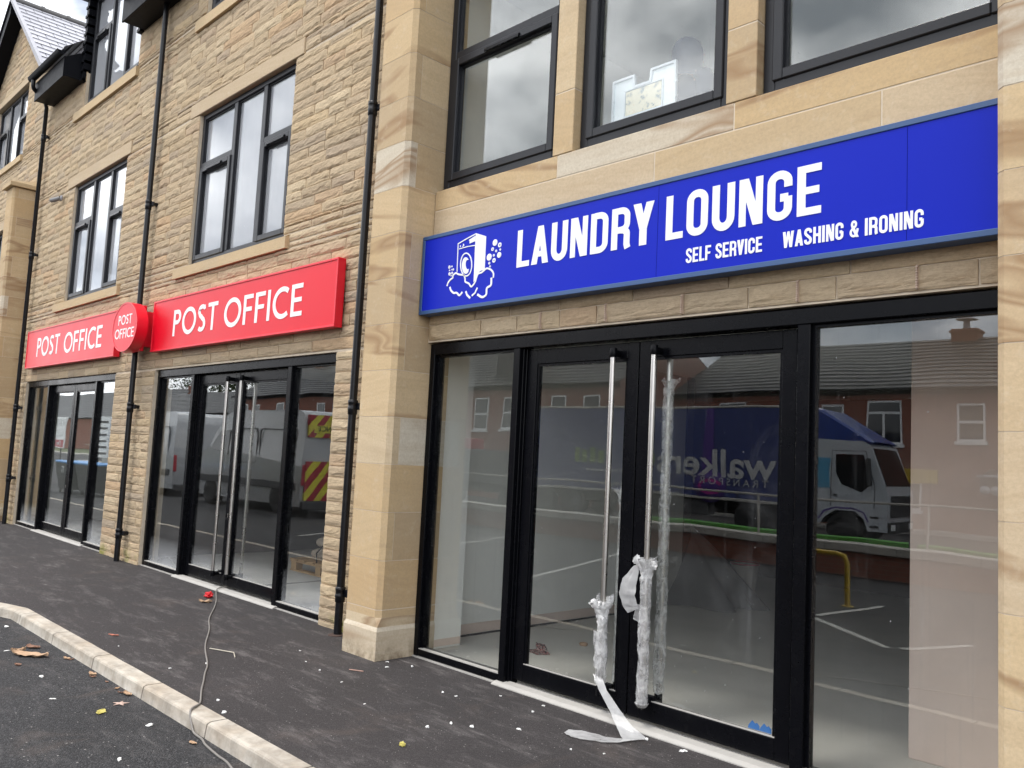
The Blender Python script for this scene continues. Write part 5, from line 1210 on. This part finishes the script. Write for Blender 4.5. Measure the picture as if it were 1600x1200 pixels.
# lorry (local: x forward, y to its left which is away from us, z up from the road)
lo = thing('lorry', (-16.6, -16.55, -.42), 'long lorry with a navy side and white cab reflected in the doors', 'lorry', rz=R(-5.5))
mb = MB(); mb.bbox(-6.9, 4.05, -1.25, 1.25, 1.05, 3.98, .05); part(mb, 'trailer_body', M['navy'], lo)
mb = MB(); mb.bbox(-6.92, 4.07, -1.275, 1.275, 3.94, 4.02, .02); mb.bbox(-6.92, 4.07, -1.27, 1.27, 1.0, 1.10, .02)
for xx in [-6.9, 4.0]: mb.bbox(xx, xx+.06, -1.272, 1.272, 1.0, 3.96, .01)
part(mb, 'trailer_rail', M['concrete'], lo)
mb = MB(); mb.bbox(-6.8, 6.4, -.45, .45, .62, .95, .02); mb.bbox(-1.9, 1.2, -1.18, -.7, .50, .98, .03); mb.bbox(-1.9, 1.2, .7, 1.18, .50, .98, .03); part(mb, 'chassis', M['trim'], lo)
for xx in (-5.6, -4.3, 2.6, 5.55):
    for yy in (-1.05, 1.05): wheel(lo, xx, yy, .50, .30)
CABP = [(4.45,.62),(4.45,2.95),(4.7,3.06),(6.10,2.98),(6.32,2.84),(6.72,1.75),(6.80,1.5),(6.80,.45),(6.25,.45),(6.12,.78),(5.85,1.02),(5.3,1.02),(5.0,.80),(4.9,.62)]
mb = MB(); mb.prism(CABP, 'y', -1.2, 1.2); part(mb, 'cab', M['cabwhite'], lo)
mb = MB()
for sy in (-1, 1):
    mb.prism([(5.28,2.62),(6.14,2.60),(6.33,1.80),(6.02,1.55),(5.48,1.72),(5.30,2.05)], 'y', sy*1.199, sy*1.212)
mb.add([(6.315,-1.05,2.76),(6.315,1.05,2.76),(6.70,1.1,1.78),(6.70,-1.1,1.78),(6.345,-1.05,2.78),(6.345,1.05,2.78),(6.735,1.1,1.79),(6.735,-1.1,1.79)], [(4,7,6,5),(0,1,2,3),(0,4,5,1),(3,2,6,7),(0,3,7,4),(1,5,6,2)]); part(mb, 'cab_window', M['vglass'], lo)
mb = MB()
for sy in (-1, 1): mb.prism([(4.62,2.52),(5.12,2.50),(5.1,2.05),(5.14,1.62),(4.58,1.62)], 'y', sy*1.2, sy*1.206)
part(mb, 'cab_graphic', M['cyan'], lo)
def deflector(u, v):
    x = 4.2+2.15*u; top = 3.98 if u < .25 else 3.98-(u-.25)/.75*1.02
    a = math.pi*v; yy = 1.2*math.cos(a)*(1-.08*u); zz = 2.92+(top-2.92)*min(1, math.sin(a)*2.2)
    return (x, -yy, zz)
mb = MB(); mb.grid(deflector, 20, 24, 0, True); mb.prism([(4.2,2.93),(4.2,3.9),(4.75,3.9),(6.3,2.95)], 'y', -1.19, 1.19); part(mb, 'wind_deflector', M['truckblue'], lo)
mb = MB()
for sy in (-1, 1): mb.tube([(4.85,sy*1.12,.75),(5.0,sy*1.12,.98),(5.3,sy*1.12,1.09),(5.8,sy*1.12,1.09),(6.1,sy*1.12,.98),(6.25,sy*1.12,.72)], .09, 8)
part(mb, 'mudguard', M['purple'], lo)
mb = MB()
stroke_quads(mb, [(5.18,1.12),(5.16,2.72),(6.2,2.70),(6.42,1.75),(6.40,1.12)], .018, lambda p: (p.x, p.y), 1.2075, 1.202)
mb.bbox(5.24, 5.36, 1.2, 1.225, 1.42, 1.46, .004); mb.bbox(6.30, 6.55, 1.19, 1.215, .55, .62, .004); mb.bbox(6.30, 6.55, 1.19, 1.215, .82, .88, .004); mb.bbox(4.46, 4.60, 1.2, 1.21, .7, 2.9, .004)
for k in range(5): mb.bbox(6.79, 6.835, -.9, .9, .92+k*.11, .96+k*.11, .004)
part(mb, 'door_seam', M['trim'], lo)
mb = MB(); mb.bbox(6.795, 6.85, -1.18, 1.18, .42, .72, .02); mb.bbox(6.795, 6.83, -.95, .95, .85, 1.5, .02); mb.bbox(6.25, 6.36, -1.42, -1.22, 1.75, 2.5, .03); mb.bbox(6.25, 6.36, 1.22, 1.42, 1.75, 2.5, .03); part(mb, 'bumper', M['trim'], lo)
for sy in (-.85, .85):
    mb = MB(); mb.bbox(6.85, 6.87, sy-.18, sy+.18, .50, .66, .008); part(mb, 'headlight', M['white'], lo)
# the side facing us is -y...(the building lies towards +y), so lettering goes on the +y side
RT = (R(90), 0, R(180))
letter('walkers', 1.25, M['greyt'], lo, (1.36, 1.262, 2.15), RT, width=4.2, fat=.022); letter('T R A N S P O R T', .34, M['greyt'], lo, (1.95, 1.268, 1.60), RT, width=2.6)
mb = MB(); mb.prism([(1.1,3.95),(1.35,3.95),(1.55,1.12),(1.0,1.12)], 'y', 1.2605, 1.262); mb.lathe([(.001,1.2605),(.55,1.2605),(.55,1.2645),(.001,1.2645)], (1.3,0,1.45), 'y', 26); part(mb, 'side_graphic', M['purple'], lo)
mb = MB(); stroke_quads(mb, arc(1.3,1.42,.36,.2,20,330,22), .1, lambda p: (p.x, p.y), 1.267, 1.265); part(mb, 'side_graphic', M['pinkg'], lo)
mb = MB()
for k in range(4): mb.bbox(-3.1-k*.36, -2.86-k*.36, 1.2605, 1.264, 2.0, 2.55 if k % 2 else 2.45, .002)
for k in range(3): mb.bbox(-1.1-k*.4, -.82-k*.4, 1.2605, 1.264, 2.0, 2.42, .002)
part(mb, 'side_graphic', M['greent'], lo)
mb = MB()
for k in range(13): mb.bbox(-3.6+k*.2, -3.46+k*.2, 1.2605, 1.2635, 1.72, 1.80, .001)
part(mb, 'side_graphic', M['greyt'], lo)
mb = MB()
for k in range(16): mb.bbox(-6.6+k*.68, -6.57+k*.68, 1.2602, 1.266, 1.08, 1.35, .001)
part(mb, 'curtain_strap', M['trim'], lo)

# vans
def van(label, loc, rz, chevrons):
    v = thing('van', loc, label, 'van', rz=rz)      # local: x forward
    prof = [(-2.95,.24),(-2.98,1.2),(-2.93,2.3),(-2.80,2.52),(-2.5,2.58),(.9,2.60),(1.35,2.50),(1.75,2.15),(2.12,1.58),(2.85,1.25),(3.0,1.0),(3.02,.30),(2.55,.24),(-2.4,.22)]
    n = len(prof); rows = []
    mb = MB(); ys = [(-1.0,0),( -.97,1)]
    def inset(p): 
        z = p[1]; k = max(0, (z-1.15)/1.45)
        return .99 - .10*k*k - (.02 if z < .5 else 0)
    vs = [(p[0], -inset(p), p[1]) for p in prof] + [(p[0], inset(p), p[1]) for p in prof]
    mb.add(vs, [tuple(range(n)), tuple(range(n, 2*n))[::-1]]); mb.add(vs, [(i, n+i, n+(i+1) % n, (i+1) % n) for i in range(n)], 0, False)
    o = part(mb, 'body', M['van'], v); bv = o.modifiers.new('bevel', 'BEVEL'); bv.width = .07; bv.segments = 3; bv.limit_method = 'ANGLE'; bv.angle_limit = R(25)
    mb = MB()
    for sy in (-1, 1):
        q = lambda pts, off=.006: [(p[0], sy*(inset((p[0], p[1]))+off), p[1]) for p in pts]
        pts = [(1.05,2.05),(1.62,2.02),(2.02,1.52),(1.02,1.38)]; a_, b_ = q(pts, .001), q(pts, .012)
        mb.add(a_+b_, [(0,1,2,3),(7,6,5,4),(0,4,5,1),(1,5,6,2),(2,6,7,3),(3,7,4,0)])
    mb.add([(1.50,-.80,2.36),(1.50,.80,2.36),(2.08,.86,1.66),(2.08,-.86,1.66),(1.56,-.80,2.38),(1.56,.80,2.38),(2.13,.86,1.67),(2.13,-.86,1.67)], [(4,7,6,5),(0,4,5,1),(3,2,6,7),(0,3,7,4),(1,5,6,2)]); part(mb, 'window', M['vglass'], v)
    mb = MB()
    for sy in (-1, 1):
        y_ = sy*.995; mb.bbox(-2.7, 2.6, min(y_, y_+sy*.02), max(y_, y_+sy*.02), .62, .80, .008)
        for (x0, x1, z0, z1) in ((-2.55,-.75,1.2,2.1),(-.6,.85,1.2,2.1)):      # pressed side panels as slim raised frames
            stroke_quads(mb, rrect(x0, z0, x1, z1, .12), .02, lambda p: (p.x, p.y), sy*(.985), sy*(.955), True)
    mb.bbox(-3.06, -2.94, -.95, .95, .20, .38, .02); mb.bbox(2.98, 3.06, -.95, .95, .32, .62, .03); part(mb, 'trim', M['trim'], v)
    for sy in (-1, 1):
        mb = MB(); mb.bbox(2.72, 2.98, sy*.62-.16, sy*.62+.16, .92, 1.10, .03); part(mb, 'headlight', M['white'], v)
        mb = MB(); mb.bbox(-2.995, -2.95, sy*.92-.05, sy*.92+.05, .75, 1.25, .01); part(mb, 'tail_light', M['cred'], v)
    for xx in (-1.75, 1.95):
        for sy in (-.86, .86): wheel(v, xx, sy, .36, .24)
    if chevrons:
        def clip(poly, ax, lim, keep_less):
            out = []
            for i in range(len(poly)):
                p, q = poly[i], poly[(i+1) % len(poly)]; ip = (p[ax] <= lim) == keep_less or p[ax] == lim; iq = (q[ax] <= lim) == keep_less or q[ax] == lim
                if ip: out.append(p)
                if ip != iq:
                    t_ = (lim-p[ax])/(q[ax]-p[ax]); out.append((p[0]+(q[0]-p[0])*t_, p[1]+(q[1]-p[1])*t_))
            return out
        for (z0, z1) in ((.40,1.34),(1.92,2.46)):
            ms = [MB(), MB()]; wd = .19
            for sy in (-1, 1):
                k = 0; s_ = -1.4
                while s_ < 1.4:
                    sl = .75*(z1-z0); pl = [(s_+sl, z0), (s_+wd+sl, z0), (s_+wd, z1), (s_, z1)]
                    pl = clip(clip(pl, 0, .0, False), 0, .88, True)
                    if len(pl) > 2:
                        m_ = ms[k % 2]; n_ = len(pl); xo = -3.012-.0006*(k % 2)
                        m_.add([(xo, sy*p[0], p[1]) for p in pl]+[(xo+.07, sy*p[0], p[1]) for p in pl], [tuple(range(n_)), tuple(range(n_, 2*n_))[::-1]]+[(i, (i+1) % n_, n_+(i+1) % n_, n_+i) for i in range(n_)])
                    s_ += wd; k += 1
            part(ms[0], 'chevron_marking', M['cyel'], v); part(ms[1], 'chevron_marking', M['cred'], v)
        letter('MAINTENANCE', .17, M['black_ink'], v, (-3.030, 0, 2.12), (R(90), 0, R(-90)), width=1.3)
        mb = MB(); mb.box(-3.026, -2.99, -.74, .74, 2.03, 2.20); part(mb, 'marking_plate', M['cyel'], v)
    return v
van('silver van with red and yellow chevrons on its back in the reflection', (-20.8, -2.9, -.08), R(180), True)
van('plain grey high roofed van parked ahead of the chevron van in the reflection', (-28.4, -3.0, -.08), R(180), False)
# dark car and bins reflected in the far shop
cr = thing('parked_car', (-36.0, -6.6, -.1), 'dark parked car seen only in the far shop window reflection', 'car', rz=R(20))
cp_ = [(-2.1,.35),(-2.15,.85),(-1.9,1.0),(-1.3,1.42),(.3,1.46),(1.05,1.02),(2.0,.86),(2.18,.6),(2.15,.3)]
mb = MB(); n = len(cp_); vs = [(p[0], -(.88-.2*max(0, p[1]-.95)), p[1]) for p in cp_]+[(p[0], (.88-.2*max(0, p[1]-.95)), p[1]) for p in cp_]
mb.add(vs, [tuple(range(n)), tuple(range(n, 2*n))[::-1]]+[(i, n+i, n+(i+1) % n, (i+1) % n) for i in range(n)]); o_ = part(mb, 'body', M['car'], cr); bv = o_.modifiers.new('bevel', 'BEVEL'); bv.width = .06; bv.segments = 3
for xx in (-1.35, 1.35):
    for sy in (-.78, .78): wheel(cr, xx, sy, .31, .2)
for sy in (-.6, .6):
    mb = MB(); mb.bbox(2.10, 2.19, sy-.16, sy+.16, .62, .76, .02); part(mb, 'headlight', M['white'], cr)
mb = MB(); mb.bbox(2.165, 2.20, -.26, .26, .42, .53, .004); part(mb, 'number_plate', M['white'], cr)
for i, (x, y, lb) in enumerate(((-27.0, .2, 'black wheeled bin with a blue lid and a white number in the reflection'), (-25.4, .1, 'black wheeled bin with a blue lid beside the numbered bin in the reflection'))):
    b = thing('wheeled_bin', (x, y, -.08), lb, 'bin')
    mb = MB(); mb.add([(-.58,-.36,.12),(.58,-.36,.12),(.58,.36,.12),(-.58,.36,.12),(-.66,-.46,.86),(.66,-.46,.86),(.66,.46,.86),(-.66,.46,.86)], [(3,2,1,0),(4,5,6,7),(0,1,5,4),(1,2,6,5),(2,3,7,6),(3,0,4,7)]); part(mb, 'bin_body', M['bin'], b)
    mb = MB(); mb.bbox(-.69, .69, -.49, .49, .862, .93, .025); part(mb, 'bin_lid', M['binlid'], b)
    for sx in (-.5, .5):
        for sy in (-.3, .3): mb = MB(); mb.lathe([(.02,-.03),(.09,-.03),(.09,.03),(.02,.03)], (sx,sy,.09), 'y', 12); part(mb, 'wheel', M['tyre'], b)
    if i == 0: letter('11', .3, M['white'], b, (.1, .455, .66), RT)
# boards with partly hidden notices
for i, (x, lb, rows) in enumerate(((-33.2, 'white notice board with a red band, reflected in the far shop door', (('NORTH',.62,1.75,'black_ink'),('ELECT',.62,1.05,'black_ink'),('Over',.52,.42,'white'))), (-28.2, 'white board of small dark lines reflected beside the banded board', ()))):
    s_ = thing('notice_board', (x, -.9, -.1), lb, 'sign')
    mb = MB(); mb.bbox(-1.0 if i == 0 else -.55, 1.0 if i == 0 else .55, -.03, .03, 1.25 if i == 0 else 1.05, 2.35, .006); part(mb, 'board', M['white'], s_)
    mb = MB()
    for sx in (-.45, .45): mb.bbox(sx-.04, sx+.04, -.08, -.031, -.1, 2.3, .004)
    part(mb, 'post', M['trim'], s_)
    if i == 0:
        mb = MB(); mb.box(-.99, .99, .0305, .034, 1.28, 1.55); part(mb, 'red_band', M['cred'], s_)
        letter('NORTH', .36, M['black_ink'], s_, (.35, .036, 2.14), RT); letter('ELECT', .36, M['black_ink'], s_, (.35, .036, 1.78), RT); letter('Over', .27, M['white'], s_, (.45, .040, 1.42), RT)
    else:
        mb = MB()
        for k in range(6): mb.box(-.4+.05*(k % 3), .42, .0305, .034, 1.15+k*.2, 1.15+k*.2+.07)
        part(mb, 'printed_line', M['trim'], s_)

# terraces: every house its own thing
def house(x0, x1, yf, eave, ridge, label, wins, dormer=False, chim=True, depth=9.0, rend=False, base=-.42, grp='terraced houses across the road'):
    h = thing('terraced_house', ((x0+x1)/2, yf, base), label, 'house', grp)
    ym = yf-depth/2; mb = MB(); mb.box(x0+.002, x1-.002, yf-depth, yf, base, eave)
    mb.prism([(yf,eave),(ym,ridge),(yf-depth,eave)], 'x', x0+.002, x1-.002); mb.build('wall', M['concrete' if rend else 'brick'], h)
    r_ = MB(); n = 14
    for k in range(n):
        t0, t1 = k/n, min(1, (k+1.2)/n); f = lambda t: (yf+.28-(depth/2+.28)*t, eave-.10+(ridge-eave+.16)*t)
        (ya, za), (yb_, zb_) = f(t0), f(t1)
        r_.add([(x0,ya,za+.07),(x1,ya,za+.07),(x1,yb_,zb_+.004),(x0,yb_,zb_+.004),(x0,ya,za-.01),(x1,ya,za-.01)], [(3,2,1,0),(0,1,5,4)])
    r_.add([(x0,ym,ridge+.06),(x1,ym,ridge+.06),(x1,yf-depth-.28,eave-.1),(x0,yf-depth-.28,eave-.1)], [(3,2,1,0)])
    ro = r_.build('roof', M['slate_far'], h)
    if chim:
        c = MB(); cx_ = x1-.5; c.bbox(cx_-.5, cx_+.5, ym-.35, ym+.35, ridge-.6, ridge+.42, .02); c.bbox(cx_-.56, cx_+.56, ym-.41, ym+.41, ridge+.25, ridge+.36, .02); c.build('chimney', M['brick'], ro)
        c = MB(); c.lathe([(.14,ridge+.42),(.12,ridge+.82),(.15,ridge+.84)], (cx_,ym,0), 'z', 12); c.lathe([(.42,ridge+.84),(.02,ridge+1.05)], (cx_,ym,0), 'z', 12); c.build('chimney_pot', M['lead'], ro)
    if dormer:
        c = MB(); xm = (x0+x1)/2; c.bbox(xm-1.1, xm+1.1, yf-3.2, yf-.9, eave+.25, eave+2.1, .02); do = c.build('dormer', M['slate_far'], ro)
    g = MB(); g.tube([(x0,yf+.30,eave-.08),(x1,yf+.30,eave-.08)], .06, 8); g.box(x0, x1, yf+.002, yf+.05, eave-.25, eave-.1); g.build('gutter', M['soffit'], h)
    for (wx, ww, wz0, wz1, kind) in wins:
        f = MB(); a_, b_ = x0+wx-ww/2, x0+wx+ww/2; fw = .075; yy = yf+.012
        f.box(a_, a_+fw, yf-.05, yy, wz0, wz1); f.box(b_-fw, b_, yf-.05, yy, wz0, wz1); f.box(a_+fw, b_-fw, yf-.05, yy, wz0, wz0+fw); f.box(a_+fw, b_-fw, yf-.05, yy, wz1-fw, wz1)
        if kind == 's': zm = (wz0+wz1)/2; f.box(a_+fw, b_-fw, yf-.05, yy+.01, zm-.05, zm+.05)
        if kind == 'c': xm = (a_+b_)/2; zm = wz0+(wz1-wz0)*.72; f.box(xm-.045, xm+.045, yf-.05, yy, wz0+fw, zm-.04); f.box(a_+fw, b_-fw, yf-.05, yy+.012, zm-.05, zm+.05)
        f.box(a_-.08, b_+.08, yf+.002, yf+.09, wz0-.12, wz0-.001)
        fo = f.build('window', M['upvc'], h); p_ = MB(); p_.box(a_+fw*.5, b_-fw*.5, yf-.01, yf+.003, wz0+fw*.5, wz1-fw*.5); p_.build('pane', M['vglass'], fo)
    return h
W_near = [(1.6,1.0,2.95,4.6,'s'),(3.6,1.0,2.95,4.6,'s'),(1.7,1.5,.4,1.9,'c')]
W_far = [(3.1,1.4,2.8,4.5,'c'),(1.0,.9,3.0,4.4,'s'),(3.7,1.6,.4,1.9,'c')]
LB = 'red brick terraced house with slate roof and white windows across the road'
x = -59.4; k = 0
while x < -23.5: house(x, x+5.2, -20.4, 5.2, 7.7, LB, W_near, dormer=(abs(x+33.4) < .1), chim=(k % 2 == 0)); x += 5.2; k += 1
for k, (p, q) in enumerate(((-23.0,-16.4),(-16.4,-11.2),(-11.2,-6.0),(-6.0,-.8),(-.8,4.4))): house(p, q, -24.5, 5.0, 7.45, LB, W_far, chim=(k % 2 == 1))
house(-84, -62, -36, 5.6, 8.6, 'wide pale rendered building with a slate roof far along the road', [(3,1.4,3.2,4.5,'c'),(8,1.4,3.2,4.5,'c'),(14,1.4,3.2,4.5,'c')], chim=True, rend=True, grp=None)
house(-120, -86, -37, 5.4, 8.4, 'far red brick block with a long dark roof at the end of the road', [(4,1.2,3.0,4.4,'s'),(10,1.2,3.0,4.4,'s'),(16,1.2,3.0,4.4,'s'),(24,1.2,3.0,4.4,'s')], grp=None)
house(-190, -122, -40, 5.0, 9.6, 'farthest brick building below the dark trees', [(6,1.2,3.0,4.4,'s'),(14,1.2,3.0,4.4,'s')], grp=None)
# yellow shop board and awning on the facing houses
yb = thing('shop_board', (-11.3, -24.4, 1.3), 'faded yellow shop board on a brick house, reflected beside the lorry cab', 'sign'); mb = MB(); mb.bbox(-12.9, -11.3, -24.46, -24.38, 1.45, 1.95, .01); mb.build('board', M['yellow'], yb)
aw = thing('awning', (-8.2, -24, 1.6), 'dark shop awning with a pale scalloped edge in the reflection at far right', 'awning')
mb = MB(); mb.add([(-9.6,-24.48,2.05),(-6.4,-24.48,2.05),(-6.4,-23.5,1.75),(-9.6,-23.5,1.75)], [(0,1,2,3)]); mb.bbox(-9.6, -6.4, -23.53, -23.47, 1.28, 1.75, .004); mb.build('canopy', M['trim'], aw)
mb = MB(); mb.bbox(-9.7, -6.3, -23.50, -23.42, 1.75, 1.84, .01)
for i in range(10): mb.lathe([(.001,-23.465),(.16,-23.465),(.16,-23.45),(.001,-23.45)], (-9.44+i*.32,0,1.30), 'y', 14)
mb.build('scalloped_edge', M['cabwhite'], aw)
# moor beyond and a belt of trees
mb = MB()
def hill(u, v):
    X = -620+700*u; h = 62*math.exp(-((X+420)/190)**2)+14*math.exp(-((X+120)/120)**2)
    return (X, -170-150*v, -1.5+h*math.sin(math.pi*min(1, v*.5+.0))*(1+.08*nz(u*9, v*5, 2)))
mb.grid(hill, 40, 12, 0, True); tag(mb.build('hills', M['hill']), kind='structure')
def tree(x, y, h, seed, label):
    rg = random.Random(seed); t_ = thing('tree', (x, y, -.45), label, 'tree', 'dark trees beyond the far houses')
    mb = MB(); mb.tube([(x,y,-.6),(x+.1,y,h*.3),(x,y+.1,h*.55)], [.28,.2,.1], 8)
    for i in range(6):
        a = rg.uniform(0, 6.28); z0 = h*rg.uniform(.28,.5); mb.tube([(x,y,z0),(x+math.cos(a)*h*.14,y+math.sin(a)*h*.14,z0+h*.12),(x+math.cos(a)*h*.24,y+math.sin(a)*h*.24,z0+h*.3)], [.1,.07,.03], 6)
    mb.build('trunk', M['bark'], t_)
    mb = MB(); cl = [(rg.uniform(-.28,.28)*h, rg.uniform(-.28,.28)*h, rg.uniform(.42,.95)*h, rg.uniform(.10,.2)*h) for _ in range(16)]
    for i in range(1500):
        c = cl[rg.randrange(len(cl))]; d = Vector((rg.gauss(0,1), rg.gauss(0,1), rg.gauss(0,.8))).normalized()*c[3]*rg.uniform(.5,1.05)
        p = Vector((x+c[0], y+c[1], c[2]))+d; s = rg.uniform(.14,.34); a1 = Vector((rg.uniform(-1,1), rg.uniform(-1,1), rg.uniform(-1,1))).normalized(); a2 = a1.orthogonal().normalized()
        mb.add([p-a1*s, p+a2*s*.6, p+a1*s, p-a2*s*.6], [(0,1,2,3)])
    mb.build('crown', M['foliage'], t_)
for i in range(7): tree(-176+i*9.5+2*math.sin(i*3), -62-4*(i % 2), 15+2*math.sin(i*2.1), 40+i, 'dark leafy tree standing behind the farthest roofs')

# white truck parked behind the lorry
tk = thing('truck', (-25.9, -15.6, -.42), 'white cabbed tipper truck behind the lorry, reflected in the left side light', 'truck', rz=R(180-4))
mb = MB(); mb.prism([(2.0,.55),(1.95,2.35),(2.2,2.62),(3.1,2.62),(3.35,2.5),(3.62,1.55),(3.70,1.3),(3.70,.45),(3.2,.45),(2.9,.9),(2.4,.9)], 'y', -1.12, 1.12); mb.prism([(2.1,2.63),(3.2,2.63),(3.55,2.52),(3.5,2.72),(2.2,2.8)], 'y', -1.0, 1.0); part(mb, 'cab', M['cabwhite'], tk)
mb = MB()
for sy in (-1, 1): mb.prism([(2.55,2.35),(3.22,2.35),(3.45,1.6),(2.55,1.55)], 'y', sy*1.119, sy*1.132)
mb.add([(3.37,-1,2.42),(3.37,1,2.42),(3.61,1.05,1.6),(3.61,-1.05,1.6),(3.40,-1,2.43),(3.40,1,2.43),(3.645,1.05,1.61),(3.645,-1.05,1.61)], [(4,7,6,5),(0,1,2,3),(0,4,5,1),(3,2,6,7),(0,3,7,4),(1,5,6,2)]); part(mb, 'cab_window', M['vglass'], tk)
mb = MB(); mb.bbox(-3.2, 1.85, -1.2, 1.2, 1.0, 2.3, .04); mb.bbox(-3.0, 3.0, -.45, .45, .6, .98, .02); part(mb, 'tipper_body', M['trim'], tk)
mb = MB(); mb.bbox(1.4, 1.9, -1.15, 1.15, 2.305, 2.75, .03); part(mb, 'headboard', M['cred'], tk)
mb = MB(); mb.bbox(3.70, 3.78, -1.15, 1.15, .40, .75, .02); part(mb, 'bumper', M['cabwhite'], tk)
for xx in (-2.1, 2.75):
    for yy in (-.98, .98): wheel(tk, xx, yy, .46, .28)
